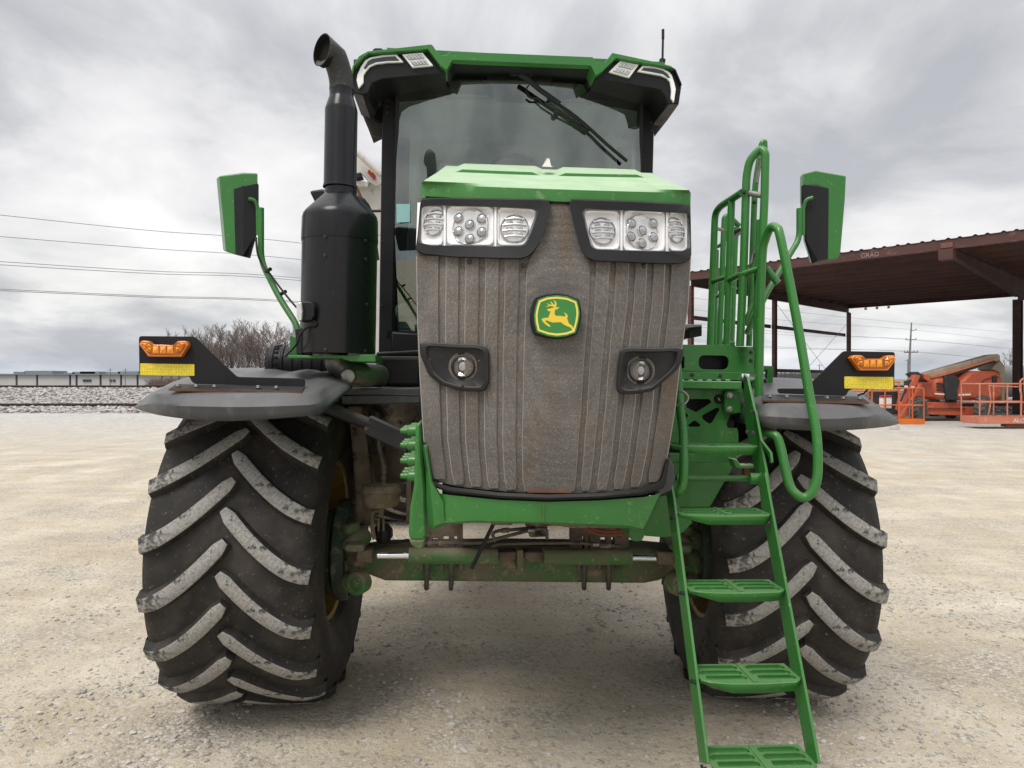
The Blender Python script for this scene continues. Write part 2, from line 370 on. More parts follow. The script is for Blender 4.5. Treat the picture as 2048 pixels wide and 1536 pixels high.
def grille_mat():
    m = bpy.data.materials.new('dirt_caked_grille_mesh'); m.use_nodes = True; t = m.node_tree; b = t.nodes['Principled BSDF']
    N = t.nodes.new; K = t.links.new; tcn = N('ShaderNodeTexCoord')
    def noi(scale, d, st, ro=.6):
        mp = N('ShaderNodeMapping'); mp.inputs['Scale'].default_value = st; K(tcn.outputs['Object'], mp.inputs[0])
        n = N('ShaderNodeTexNoise'); n.inputs['Scale'].default_value = scale; n.inputs['Detail'].default_value = d; n.inputs['Roughness'].default_value = ro
        K(mp.outputs[0], n.inputs['Vector']); return n.outputs['Fac']
    def ramp(f, *st):
        r = N('ShaderNodeValToRGB'); K(f, r.inputs[0]); e = r.color_ramp.elements
        e[0].position, e[0].color = st[0][0], (*st[0][1], 1); e[1].position, e[1].color = st[-1][0], (*st[-1][1], 1)
        for p_, c_ in st[1:-1]: q = e.new(p_); q.color = (*c_, 1)
        return r.outputs[0]
    def mixc(f, a, bb, bt='MIX'):
        n = N('ShaderNodeMixRGB'); n.blend_type = bt
        if isinstance(f, float): n.inputs[0].default_value = f
        else: K(f, n.inputs[0])
        K(a, n.inputs[1]); K(bb, n.inputs[2]); return n.outputs[0]
    big = ramp(noi(3.2, 5, (1, 1, .55)), (.35, (.15, .14, .13)), (.5, (.12, .111, .103)), (.65, (.165, .153, .14)))
    brown = ramp(noi(1, 1, (0, 0, 0)), (0, (.132, .088, .052)), (1, (.132, .088, .052)))
    bf = ramp(noi(5, 5, (1.3, 1, .42), .65), (.53, (0, 0, 0)), (.71, (.7, .7, .7)))
    c = mixc(bf, big, brown)
    # fine woven wire mesh, about four millimetres apart
    wv = N('ShaderNodeTexVoronoi'); wv.inputs['Scale'].default_value = 230; wv.inputs['Randomness'].default_value = .35; K(tcn.outputs['Object'], wv.inputs['Vector'])
    fine = ramp(wv.outputs['Distance'], (.15, (.35, .34, .33)), (.55, (1.15, 1.15, 1.15)))
    c = mixc(.5, c, fine, 'MULTIPLY')
    sp1 = ramp(noi(190, 3, (1, 1, 1), .7), (.5, (.85, .85, .85)), (.72, (1.75, 1.72, 1.65)))
    c = mixc(1.0, c, sp1, 'MULTIPLY')
    hz = ramp(noi(22, 4, (.12, 1, 3.2)), (.35, (.93, .93, .93)), (.7, (1.1, 1.1, 1.1)))
    c = mixc(1.0, c, hz, 'MULTIPLY')
    K(c, b.inputs['Base Color']); b.inputs['Roughness'].default_value = .9
    bp = N('ShaderNodeBump'); bp.inputs['Distance'].default_value = .0018; bp.inputs['Strength'].default_value = .8
    K(wv.outputs['Distance'], bp.inputs['Height']); K(bp.outputs[0], b.inputs['Normal'])
    return m
MT['grille'] = grille_mat()
MT['shed'] = mat('red_oxide_primer', (.085, .036, .031), (.064, .03, .027), .7, sc=.6, spot=((.16, .085, .07), 1.2, .58, .12), stretch=(1, 1, 3), world=True)
MT['shed_dark'] = mat('dark_red_oxide', (.06, .032, .03), (.045, .027, .026), .75, sc=.8, world=True, spot=((.10, .06, .05), 2, .6, .1))
MT['shed_under'] = mat('roof_liner_red_brown', (.11, .058, .05), (.08, .044, .04), .7, sc=.5, world=True)
MT['lift'] = mat('faded_orange_red', (.52, .105, .045), (.42, .09, .045), .5, sc=1.5, spot=((.55, .2, .12), 4, .6, .15))
MT['lift_basket'] = mat('orange_basket_paint', (.62, .13, .04), (.5, .12, .05), .5, sc=3, spot=((.5, .25, .17), 8, .6, .1))
MT['lift_pink'] = mat('sunbleached_orange', (.55, .2, .13), (.5, .15, .08), .6, sc=3, spot=((.6, .35, .27), 6, .56, .12), spot2=((.45, .06, .03), 2.5, .66, .05))
MT['lift_toe'] = mat('bright_orange', (.7, .17, .02), (.6, .14, .02), .45, sc=2)
MT['cream'] = mat('cream_boom_paint', (.42, .36, .26), (.33, .28, .2), .5, sc=2, spot=((.2, .16, .11), 6, .6, .1))
MT['lift_black'] = mat('lift_black', (.02, .02, .022), (.035, .035, .036), .55, sc=3)
MT['lift_tyre'] = mat('dusty_grey_tyre', (.07, .068, .065), (.12, .115, .105), .9, sc=5)
MT['bark'] = mat('bare_bark', (.16, .135, .12), (.11, .09, .08), .95, sc=4)
MT['twig'] = mat('bare_twigs', (.2, .165, .15), (.145, .12, .108), .95, sc=1)
MT['brush'] = mat('reddish_brush', (.16, .115, .095), (.11, .08, .065), .95, sc=.4, world=True)
MT['rail'] = mat('rusty_rail', (.06, .035, .028), (.04, .026, .022), .6, metal=.3, sc=2, world=True)
MT['tie'] = mat('old_timber_tie', (.07, .055, .045), (.04, .032, .028), .95, sc=5, world=True)
MT['pole'] = mat('weathered_grey_pole', (.2, .2, .2), (.15, .15, .15), .8, sc=2, world=True)
MT['wire'] = mat('aluminium_wire', (.26, .26, .27), (.22, .22, .23), .5, sc=1, world=True)
MT['wall_pale'] = mat('pale_precast_panel', (.50, .51, .53), (.45, .46, .48), .8, sc=.05, world=True)
MT['wall_grey'] = mat('grey_metal_unit', (.22, .25, .28), (.18, .21, .24), .7, sc=.1, world=True)
MT['dark_glass'] = mat('dark_glazing', (.04, .055, .07), (.05, .065, .08), .25, sc=.1, world=True)
MT['concrete'] = mat('white_block', (.6, .56, .53), (.5, .46, .43), .85, sc=20)
MT['tank'] = mat('white_tank', (.6, .6, .58), (.5, .5, .48), .5, sc=2)
# ================================================================ THE SETTING
def gz(x, y):
    r2 = (x*x + (y-3)**2)/260.0
    return -math.tan(R(1.0))*x*math.exp(-r2*r2)
def axis(dense0, dense1, step, lo, hi, g=1.12):
    a = list(np.arange(dense0, dense1+1e-6, step)); s = step; x = dense1; up = []
    while x < hi: s *= g; x += s; up.append(x)
    s = step; x = dense0; dn = []
    while x > lo: s *= g; x -= s; dn.append(x)
    return dn[::-1]+a+up
GX = axis(-4.2, 4.2, .04, -1500, 1500); GY = axis(1.2, 8, .04, -300, 4000)
def ground_relief(x, y):
    d = math.hypot(x, y-3)
    z = gz(x, y)
    if d < 60:
        k = min(1, 14/(d+1))
        z += .018*k*noise.noise(Vector((x*.7, y*.7, 0)))
        if d < 14:
            z += .006*noise.noise(Vector((x*5, y*3, 3))) + .0035*noise.noise(Vector((x*17, y*14, 7)))
            # soft wheel ruts left of the machine
            t = x + 2.2 - .10*(y-2.5) + .12*math.sin(y*1.1)
            z += (1+.8*noise.noise(Vector((x*6, y*4, 1))))*(-.02*math.exp(-(t/.16)**2) + .014*math.exp(-((t-.3)/.12)**2) + .012*math.exp(-((t+.32)/.14)**2))
    return z
vs = [(x, y, ground_relief(x, y)) for y in GY for x in GX]
nx = len(GX)
fs = [(j*nx+i, j*nx+i+1, (j+1)*nx+i+1, (j+1)*nx+i) for j in range(len(GY)-1) for i in range(nx-1)]
def ground_mat():
    m = bpy.data.materials.new('crushed_limestone_yard'); m.use_nodes = True; t = m.node_tree; b = t.nodes['Principled BSDF']
    N = t.nodes.new; K = t.links.new; g = N('ShaderNodeNewGeometry')
    def mp(st, rot=0):
        q = N('ShaderNodeMapping'); q.inputs['Scale'].default_value = st; q.inputs['Rotation'].default_value = (0, 0, rot); K(g.outputs['Position'], q.inputs[0]); return q.outputs[0]
    def noi(scale, d, st=(1, 1, 1), ro=.6, rot=0, dist=0):
        n = N('ShaderNodeTexNoise'); n.inputs['Scale'].default_value = scale; n.inputs['Detail'].default_value = d; n.inputs['Roughness'].default_value = ro
        n.inputs['Distortion'].default_value = dist; K(mp(st, rot), n.inputs['Vector']); return n.outputs['Fac']
    def ramp(f, *st):
        r = N('ShaderNodeValToRGB'); K(f, r.inputs[0]); e = r.color_ramp.elements
        e[0].position, e[0].color = st[0][0], (*st[0][1], 1); e[1].position, e[1].color = st[-1][0], (*st[-1][1], 1)
        for p_, c_ in st[1:-1]: q = e.new(p_); q.color = (*c_, 1)
        return r.outputs[0]
    def mixc(f, a, bb, bt='MIX'):
        n = N('ShaderNodeMixRGB'); n.blend_type = bt
        for i, q in enumerate((f, a, bb)):
            if isinstance(q, float): n.inputs[i].default_value = q
            elif isinstance(q, tuple): n.inputs[i].default_value = (*q, 1)
            else: K(q, n.inputs[i])
        return n.outputs[0]
    fines = ramp(noi(1.2, 5, (1, .5, 1), .6, .35, .4), (.35, (.475, .41, .31)), (.5, (.54, .475, .37)), (.64, (.60, .545, .445)))
    streak = ramp(noi(1.3, 5, (.4, 2.0, 1), .7, .55, .8), (.4, (.92, .91, .895)), (.62, (1.08, 1.08, 1.08)))
    fines = mixc(1.0, fines, streak, 'MULTIPLY')
    vor = N('ShaderNodeTexVoronoi'); vor.inputs['Scale'].default_value = 55; K(mp((1, 1, 1)), vor.inputs['Vector'])
    hs = N('ShaderNodeSeparateColor'); K(vor.outputs['Color'], hs.inputs[0])
    stones = ramp(hs.outputs[0], (.1, (.31, .285, .25)), (.5, (.47, .435, .385)), (.9, (.68, .66, .61)))
    edge = ramp(vor.outputs['Distance'], (.0, (1, 1, 1)), (.55, (.9, .88, .86)), (.95, (.42, .38, .34)))
    stones = mixc(1.0, stones, edge, 'MULTIPLY')
    patch = ramp(noi(1.1, 6, (1, 1, 1), .65, 0, .3), (.47, (0, 0, 0)), (.64, (.72, .72, .72)))
    sparse = ramp(hs.outputs[1], (.80, (0, 0, 0)), (.85, (.7, .7, .7)))
    pf = mixc(1.0, patch, sparse, 'LIGHTEN')
    c = mixc(pf, fines, stones)
    grit = ramp(noi(240, 3, (1, 1, 1), .75), (.32, (.52, .5, .48)), (.5, (1, 1, 1)), (.72, (1.3, 1.3, 1.28)))
    c = mixc(1.0, c, grit, 'MULTIPLY')
    damp = ramp(noi(.9, 5, (1, .7, 1), .6, .2, .5), (.6, (1, 1, 1)), (.76, (.84, .80, .74)))
    c = mixc(1.0, c, damp, 'MULTIPLY')
    # far yard is paler crushed stone
    sx = N('ShaderNodeSeparateXYZ'); K(g.outputs['Position'], sx.inputs[0])
    mr = N('ShaderNodeMapRange'); K(sx.outputs['Y'], mr.inputs[0]); mr.inputs[1].default_value = 14; mr.inputs[2].default_value = 30
    far = ramp(noi(.35, 7, (1, .3, 1), .7), (.35, (.40, .375, .33)), (.5, (.47, .45, .41)), (.68, (.54, .53, .49)))
    far2 = mixc(.6, far, ramp(noi(5, 8, (1, .5, 1), .85), (.36, (.22, .21, .195)), (.62, (.62, .61, .58))))
    c = mixc(mr.outputs[0], c, far2)
    K(c, b.inputs['Base Color']); b.inputs['Roughness'].default_value = .95; b.inputs['Specular IOR Level'].default_value = .2
    b1 = N('ShaderNodeBump'); b1.inputs['Distance'].default_value = .010; b1.inputs['Strength'].default_value = .9; b1.invert = True
    hgt = mixc(patch, (.5, .5, .5), vor.outputs['Distance']); K(hgt, b1.inputs['Height'])
    b2 = N('ShaderNodeBump'); b2.inputs['Distance'].default_value = .007; b2.inputs['Strength'].default_value = .8; K(noi(75, 5, (1, 1, 1), .75), b2.inputs['Height']); K(b1.outputs[0], b2.inputs['Normal'])
    b3 = N('ShaderNodeBump'); b3.inputs['Distance'].default_value = .035; b3.inputs['Strength'].default_value = .7; K(noi(11, 5, (1, 1, 1), .7), b3.inputs['Height']); K(b2.outputs[0], b3.inputs['Normal'])
    K(b3.outputs[0], b.inputs['Normal']); return m
me = bpy.data.meshes.new('gravel_yard'); me.from_pydata(vs, [], fs); me.materials.append(ground_mat())
me.polygons.foreach_set('use_smooth', [True]*len(me.polygons)); me.update()
o = bpy.data.objects.new('gravel_yard', me); COL.objects.link(o); tag(o, kind='structure')
# loose stones
ico = bmesh.new(); bmesh.ops.create_icosphere(ico, subdivisions=1, radius=1)
IV = np.array([v.co[:] for v in ico.verts]); IF = np.array([[v.index for v in f.verts] for f in ico.faces]); ico.free()
def stones(name, n, area, smin, smax, mats, label, clump=1.0, pw=2.5, dens=None):
    V = []; FF = []; MI = []; k = 0; tries = 0
    while k < n and tries < n*30:
        tries += 1
        x = random.uniform(area[0], area[1]); y = area[2] + (area[3]-area[2])*random.random()**1.5
        q = noise.noise(Vector((x*clump, y*clump, 11.3))) + .5*noise.noise(Vector((x*clump*2.7, y*clump*2.7, 2.3)))
        p = .12 + (.95 if q > .12 else 0) if dens is None else dens(x, y, q)
        if random.random() > p: continue
        s = smin + (smax-smin)*random.random()**pw
        sc = np.array([s*random.uniform(.8, 1.4), s*random.uniform(.7, 1.1), s*random.uniform(.4, .7)])
        v = IV*(1+np.random.uniform(-.22, .22, (12, 1)))*sc
        a = random.uniform(0, 6.28); c_, s_ = math.cos(a), math.sin(a)
        v = v @ np.array([[c_, s_, 0], [-s_, c_, 0], [0, 0, 1]])
        v += np.array([x, y, ground_relief(x, y) + sc[2]*.35])
        V.append(v); FF.append(IF+12*k); MI += [random.choice((0, 0, 1, 1, 2))]*20; k += 1
    V = np.concatenate(V); FF = np.concatenate(FF)
    me = bpy.data.meshes.new(name); me.from_pydata(V.tolist(), [], FF.tolist())
    for m in mats: me.materials.append(m)
    me.polygons.foreach_set('material_index', MI); me.update()
    o = bpy.data.objects.new(name, me); COL.objects.link(o); tag(o, label, 'gravel', kind='stuff'); return o
SM = [mat('pale_stone', (.52, .5, .46), (.42, .4, .36), .9, sc=30, world=True), mat('tan_stone', (.40, .355, .29), (.33, .29, .24), .9, sc=30, world=True),
      mat('grey_stone', (.34, .33, .31), (.42, .41, .39), .9, sc=30, world=True)]
stones('loose_gravel', 19000, (-4.2, 4.2, 1.5, 11), .003, .017, SM, 'loose crushed stones scattered in patches over the yard', 1.0)
# ---- far field, brown rise on the right, distant woods
FM = mat('dead_grass_field', (.20, .16, .10), (.27, .22, .14), .95, sc=.05, spot=((.12, .11, .075), .15, .6, .1), world=True, stretch=(.3, 1, 1))
def fieldz(x, y):
    return .06 + (2.6*max(0, min(1, (y-90)/160)) * max(0, min(1, (x-30)/70)) if y < 900 else 2.6*max(0, min(1, (x-30)/70))*max(0, 1-(y-900)/900))
xs = [-1400, -700, -300, -120, -60, 0, 30, 50, 70, 100, 160, 300, 700, 1400]; ys = [62, 75, 90, 120, 160, 200, 250, 400, 900, 1800, 3900]
mb = MB(); mb.grid([[Vector((x, y, fieldz(x, y))) for x in xs] for y in ys]); o = mb.build('field', FM); tag(o, kind='structure')
# ---- railway
BM = bpy.data.materials.new('grey_ballast'); BM.use_nodes = True
t = BM.node_tree; b_ = t.nodes['Principled BSDF']; g_ = t.nodes.new('ShaderNodeNewGeometry'); v_ = t.nodes.new('ShaderNodeTexVoronoi'); v_.inputs['Scale'].default_value = 7
t.links.new(g_.outputs['Position'], v_.inputs['Vector']); s_ = t.nodes.new('ShaderNodeSeparateColor'); t.links.new(v_.outputs['Color'], s_.inputs[0])
r_ = t.nodes.new('ShaderNodeValToRGB'); t.links.new(s_.outputs[0], r_.inputs[0]); r_.color_ramp.elements[0].color = (.17, .15, .14, 1); r_.color_ramp.elements[1].color = (.62, .58, .55, 1)
t.links.new(r_.outputs[0], b_.inputs['Base Color']); b_.inputs['Roughness'].default_value = .95
bb = t.nodes.new('ShaderNodeBump'); bb.inputs['Distance'].default_value = .12; bb.invert = True; t.links.new(v_.outputs['Distance'], bb.inputs['Height']); t.links.new(bb.outputs[0], b_.inputs['Normal'])
prof = [(36.5, -.05), (38.2, .10), (39.2, .21), (41.2, .22), (43, .18), (46, .3), (50, .72), (53.2, 1.12), (54.2, 1.2), (56.6, 1.2), (58, .9), (62, .1), (63, -.1)]
XS = list(np.arange(-150, 151, 1.0)); rows = []
for y, h in prof: rows.append([Vector((x, y + .25*noise.noise(Vector((x*.35, y, 0))), h + (.05*noise.noise(Vector((x*1.3, y*2, 5))) if 36.6 < y < 62 else 0))) for x in XS])
mb = MB(); mb.grid(rows); o = mb.build('ballast_bed', BM); tag(o, kind='structure')
cells = [[(x, y) for x in (0,)] for y in (0,)]
def balz(y):
    for (a, ha), (b2, hb) in zip(prof, prof[1:]):
        if a <= y <= b2: return ha+(hb-ha)*(y-a)/(b2-a)
    return 0
V = []; FF = []; MI = []; k = 0
for _ in range(16000):
    y = random.uniform(37.5, 54); x = random.uniform(-.78*y, -.15*y) if random.random() < .72 else random.uniform(.5*y, .74*y)
    s = random.uniform(.05, .11); v = IV*(1+np.random.uniform(-.3, .3, (12, 1)))*np.array([s*1.2, s, s*.8]) + np.array([x, y, balz(y)+s*.3])
    V.append(v); FF.append(IF+12*k); MI += [random.choice((0, 0, 1, 2))]*20; k += 1
me = bpy.data.meshes.new('ballast_stones'); me.from_pydata(np.concatenate(V).tolist(), [], np.concatenate(FF).tolist())
for m in (mat('ballast_pale', (.5, .475, .45), (.42, .4, .38), .95, sc=3, world=True), mat('ballast_mid', (.33, .31, .30), (.25, .24, .23), .95, sc=3, world=True), mat('ballast_dark', (.14, .12, .11), (.2, .18, .17), .95, sc=3, world=True)): me.materials.append(m)
me.polygons.foreach_set('material_index', MI); me.update(); o = bpy.data.objects.new('ballast_stones', me); COL.objects.link(o); tag(o, 'grey crushed stone ballast along the railway', 'ballast', kind='stuff')
for (yy, hh, lab) in ((40.0, .22, 'nearer rusty railway track along the left edge of the yard'), (55.0, 1.2, 'farther railway track raised on the ballast bank')):
    rt = empty('railway_track', lab, 'railway track', (0, yy, hh))
    for dy in (0, 1.44):
        m = MB(); m.box((0, dy, .02), (300, .14, .02)); m.box((0, dy, .085), (300, .03, .11)); m.box((0, dy, .16), (300, .075, .045)); m.build('rail', MT['rail'], rt)
    tm = MB(); tm.box((0, 0, 0), (.24, 2.6, .16)); tme = tm.mesh('tie', MT['tie'])
    rng = [-.76*yy + .56*i for i in range(int(.62*yy/.56))] + [.5*yy + .56*i for i in range(int(.26*yy/.56))]
    for x in rng:
        q = bpy.data.objects.new('tie', tme); COL.objects.link(q); q.parent = rt; q.location = (x, .72+random.uniform(-.05, .05), -.035)
# ---- warehouse far off on the left
WZ = 350
wh = empty('warehouse', 'long low pale warehouse on the far left horizon beyond the railway', 'warehouse', P(120, 764, WZ))
def wpt(px, py, dz=0): return P(px, py, WZ+dz) - wh.location
edges = [-260, -170, -90, -40, 33, 74, 140, 153, 201, 242, 275, 330]
for a, b in zip(edges, edges[1:]):
    A = wpt(a+2.2, 749); B = wpt(b-2.2, 749); m = MB()
    m.ext([A, B, Vector((B.x, B.y, -4)), Vector((A.x, A.y, -4))], (0, 40, 0)); m.build('wall_panel', MT['wall_pale'], wh)
for e_ in edges[1:-1]:
    A = wpt(e_-2.2, 750.5, .8); B = wpt(e_+2.2, 750.5, .8); m = MB(); m.ext([A, B, Vector((B.x, B.y, -4)), Vector((A.x, A.y, -4))], (0, 1, 0)); m.build('glazing_strip', MT['dark_glass'], wh)
m = MB(); A = wpt(-262, 748.6, -.3); B = wpt(332, 748.6, -.3); m.box(((A.x+B.x)/2, A.y+20, A.z), (B.x-A.x, 42, .5)); m.build('roof', MT['wall_grey'], wh)
for a, b, y0 in ((27, 48, 743.5), (49, 105, 741.5), (128, 150, 745.5), (144, 198, 743.6), (160, 190, 742.8), (211, 240, 744), (236, 275, 742.6), (285, 310, 744)):
    A = wpt(a, y0, 8); B = wpt(b, 749.5, 8); m = MB(); m.box(((A.x+B.x)/2, A.y+6, (A.z+B.z)/2), (B.x-A.x, 12, A.z-B.z)); m.build('rooftop_unit', MT['wall_grey'], wh)
for px in (168, 174, 180, 221, 228): 
    A = wpt(px, 761, -.3); m = MB(); m.box((A.x, A.y, A.z), (1.1, .4, 1.1)); m.build('dock_window', MT['dark_glass'], wh)
# ---- bare trees
def tree_mesh(seed, H, spread):
    rnd = random.Random(seed); T = MB(); B = MB()
    def grow(p, d, ln, r, lev):
        n = 4 if lev < 2 else 3; pts = [p]; dd = d.copy()
        for i in range(n):
            dd = (dd + Vector((rnd.gauss(0, .11), rnd.gauss(0, .11), .06))).normalized(); pts.append(pts[-1]+dd*ln/n)
        r1 = r*.55
        (T if lev == 0 else B).tube(pts, [r+(r1-r)*i/n for i in range(n+1)], 6 if lev == 0 else (4 if lev == 1 else 3), cap=False)
        if lev >= 4: return
        nb = (9, 7, 5, 4)[lev]
        for i in range(nb):
            t_ = (.25 if lev == 0 else .2) + .8*(i+rnd.random())/nb; t_ = min(t_, .99); k = t_*n; j = int(k)
            q = pts[j].lerp(pts[j+1], k-j); a = rnd.uniform(0, 6.28); side = Vector((math.cos(a), math.sin(a), 0))
            ang = rnd.uniform(.35, .85)*spread; nd = (dd*math.cos(ang) + side*math.sin(ang)).normalized()
            if nd.z < .05: nd.z = abs(nd.z)+.15; nd.normalize()
            grow(q, nd, ln*rnd.uniform(.38, .6)*(1.1-t_*.4), max(r*(1-t_*.5)*.42, .014), lev+1)
    grow(Vector((0, 0, -.2)), Vector((rnd.gauss(0, .05), rnd.gauss(0, .05), 1)).normalized(), H*.82, H*.016, 0)
    return T.mesh('trunk', MT['bark'], 0), B.mesh('branches', MT['twig'], 0)
TV = [tree_mesh(i, 9, 1.0) for i in range(5)]
def tree(x, y, z, s, k, label, group=None, rz=0):
    t_ = empty('bare_tree', label, 'tree', (x, y, z), (0, 0, rz), group); t_.scale = (s, s, s)
    for nm, me in zip(('trunk', 'branches'), TV[k]):
        q = bpy.data.objects.new(nm, me); COL.objects.link(q); q.parent = t_
rnd = random.Random(5)
tops = [(318, 672, 0), (352, 668, 0), (345, 690, 1)]
for i in range(26):
    px = 402 + i*7.2 + rnd.uniform(-3, 3); top = 656 + rnd.uniform(0, 16) + (8 if px < 420 else 0)
    if px > 440 and px < 470: top += 9
    tops.append((px, top, i % 3))
for px, top, dz in tops:
    z = 96 + dz*7 + rnd.uniform(-3, 3) + (22 if px < 380 else 0); H = (764-top)/F*z + CH; p = P(px, 764, z)
    tree(p.x, p.y, .05, H/9, rnd.randrange(5), 'bare winter tree in the copse beyond the railway, left of the exhaust canister', 'bare trees of the copse beyond the railway', rnd.uniform(0, 6))
V = MB()
for _ in range(5200):
    px = rnd.uniform(272, 610); z = rnd.uniform(88, 118); hmax = 1.2 if px < 300 else (2.6 if px < 390 else 3.6); p = P(px, 764, z)
    h = rnd.uniform(.5, 1)*hmax; d = Vector((rnd.gauss(0, .25), rnd.gauss(0, .25), 1))*h; w = .02+.02*rnd.random()
    b0 = Vector((p.x, p.y, 0)); q = b0+d; V.add([b0+Vector((-w, 0, 0)), b0+Vector((w, 0, 0)), q], [(0, 1, 2)])
    for _k in range(3):
        e0 = b0.lerp(q, rnd.uniform(.3, .8)); e1 = e0+Vector((rnd.gauss(0, .5), rnd.gauss(0, .4), rnd.uniform(.1, .7)))*h*.4; V.add([e0, e0+Vector((0, 0, .035)), e1], [(0, 1, 2)])
o = V.build('brush', MT['brush'], smooth=0); tag(o, 'tangled reddish brown undergrowth below the bare copse', 'brush', kind='stuff')
p = P(2011, 764, 118); tree(p.x, p.y, .5, .66, 2, 'lone bare tree beside the dark shed column at the right edge', rz=1)
V = MB()
for _ in range(5000):                     # distant woods on the right horizon
    px = rnd.uniform(1500, 1760); z = rnd.uniform(400, 440); p = P(px, 764, z); h = (5.6 if px < 1640 else 3.4)*rnd.uniform(.5, 1)*(1+.35*noise.noise(Vector((px*.05, 0, 0)))); w = rnd.uniform(.1, .5)
    b0 = Vector((p.x, p.y, 1.5)); V.add([b0+Vector((-w, 0, 0)), b0+Vector((w, 0, 0)), b0+Vector((w*rnd.uniform(-1, 1)*1.8, 0, h+1))], [(0, 1, 2)])
o = V.build('distant_woods', mat('far_woods', (.13, .12, .125), (.10, .095, .10), .95, sc=.05, world=True), smooth=0); tag(o, 'far leafless woods on the right horizon', 'woods', kind='stuff')
# ---- utility poles and lines
def zl(px): return 1/(.01818 - .01193*px/1820)
up = empty('utility_pole', 'tall grey transmission pole with three tiers of arms above the boom lift', 'utility pole', P(1818, 757, 160))
def upt(px, py): return P(px, py, 160)-up.location
m = MB(); m.tube([upt(1817, 775), upt(1820, 700), upt(1823, 645)], [.33, .22, .13], 10); m.build('shaft', MT['pole'], up)
for a, b, c_ in (((1822, 662), (1832, 660), .07), ((1812, 680), (1832, 679), .08), ((1808, 705), (1836, 704.5), .13)):
    m = MB(); m.tube([upt(*a), upt(*b)], c_, 6); m.build('arm', MT['pole'], up)
for q in ((1832, 659), (1812, 678), (1832, 678), (1809, 702.5), (1835, 702.5), (1828, 702.8), (1815, 702.8)):
    m = MB(); A = upt(*q); m.tube([A+Vector((0, 0, -.12)), A+Vector((0, 0, .2))], .1, 6); m.build('insulator', MT['pole'], up)
for px, y0, y1, z, lab in ((1815.5, 718, 762, 260, 'slim pole just left of the tall transmission pole'), (1639, 728, 752, 300, 'small distant pole seen between the shed posts'), (220.5, 737, 768, 300, 'left one of two thin poles before the far warehouse'), (250.5, 737, 768, 300, 'right one of two thin poles before the far warehouse')):
    A = P(px, y1, z); q = empty('utility_pole', lab, 'utility pole', A); m = MB(); m.tube([(0, 0, -3), P(px, y0, z)-A], [.2, .14], 6); m.build('shaft', MT['pole'], q)
    m = MB(); A2 = P(px, y0+3, z)-A; m.box(A2, (2.2, .15, .15)); m.build('arm', MT['pole'], q)
wires = [[(-300, 398), (0, 430), (300, 461), (600, 486), (1100, 552), (1530, 616), (1822, 647), (2060, 668)],
         [(-300, 449), (0, 473), (300, 497), (600, 519), (1100, 577), (1530, 637), (1831, 660), (2060, 686)],
         [(-300, 503), (0, 523), (300, 542), (600, 556), (1100, 610), (1530, 661), (1812, 679), (2060, 700)],
         [(-300, 510), (0, 529.5), (300, 547), (600, 561), (1100, 616), (1530, 667), (1832, 679), (2060, 703)],
         [(-300, 562), (0, 578), (300, 592), (600, 603), (1100, 645), (1530, 692), (1809, 703), (2060, 724)],
         [(-300, 565), (0, 581), (300, 594.5), (600, 605.5), (1100, 648), (1530, 695), (1828, 703), (2060, 727)]]
labs = ['topmost power line crossing the sky', 'second power line from the top crossing the sky', 'upper wire of the close middle pair of power lines', 'lower wire of the close middle pair of power lines', 'upper wire of the lowest pair of power lines', 'lower wire of the lowest pair of power lines']
for w_, lb in zip(wires, labs):
    pts = crom([P(a, b, zl(a)) for a, b in w_], 8); m = MB(); m.tube(pts, .026, 4); o = m.build('power_line', MT['wire']); tag(o, lb, 'power line', 'power lines')
# ================================================================ OPEN STEEL SHED
FL = P(1380, 545, 36.6); HT = FL.z; EV = Vector((.69, -.724, 0)).normalized(); BK = Vector((.724, .69, 0)).normalized()
shed = empty('open_steel_shed', 'open sided red oxide steel shed with corrugated roof on the right', 'shed', (FL.x, FL.y, 0))
shed.rotation_euler = (0, 0, math.atan2(EV.y, EV.x))        # local x along the eave, local y towards the back
SL, SD, SH = 25.5, 20.5, HT
pm = MB(); w = .92
pf = [(0, 0), (.06, .05), (.12, .05), (.18, 0), (.40, 0), (.46, .05), (.52, .05), (.58, 0), (.92, 0)]
pm.ext([Vector((x, -.12, z)) for x, z in pf]+[Vector((x, -.12, z-.02)) for x, z in reversed(pf)], (0, SD+.24, 0))
pme = pm.mesh('roof_panel', MT['shed'], 0)
for i in range(int(SL/w)+1):
    q = bpy.data.objects.new('roof_panel', pme); COL.objects.link(q); q.parent = shed; q.location = (i*w-.3, 0, SH)
for nm, y in (('fascia', -.06), ('fascia', SD+.06)):
    m = MB(); m.box((SL/2-.2, y, SH-.21), (SL+.3, .05, .38)); m.box((SL/2-.2, y+(.09 if y < 1 else -.09), SH-.385), (SL+.3, .14, .03)); m.build(nm, MT['shed'], shed)
m = MB(); m.box((.02, SD/2, SH-.13), (.03, SD, .24)); m.build('rake_trim', MT['shed'], shed)
pu = MB(); pu.box((SL/2-.2, 0, 0), (SL, .012, .2)); pu.box((SL/2-.2, .035, -.1), (SL, .07, .012)); pu.box((SL/2-.2, -.035, .1), (SL, .07, .012)); pum = pu.mesh('purlin', MT['shed_under'])
for i in range(12):
    q = bpy.data.objects.new('purlin', pum); COL.objects.link(q); q.parent = shed; q.location = (0, 1.3+i*1.6, SH-.125)
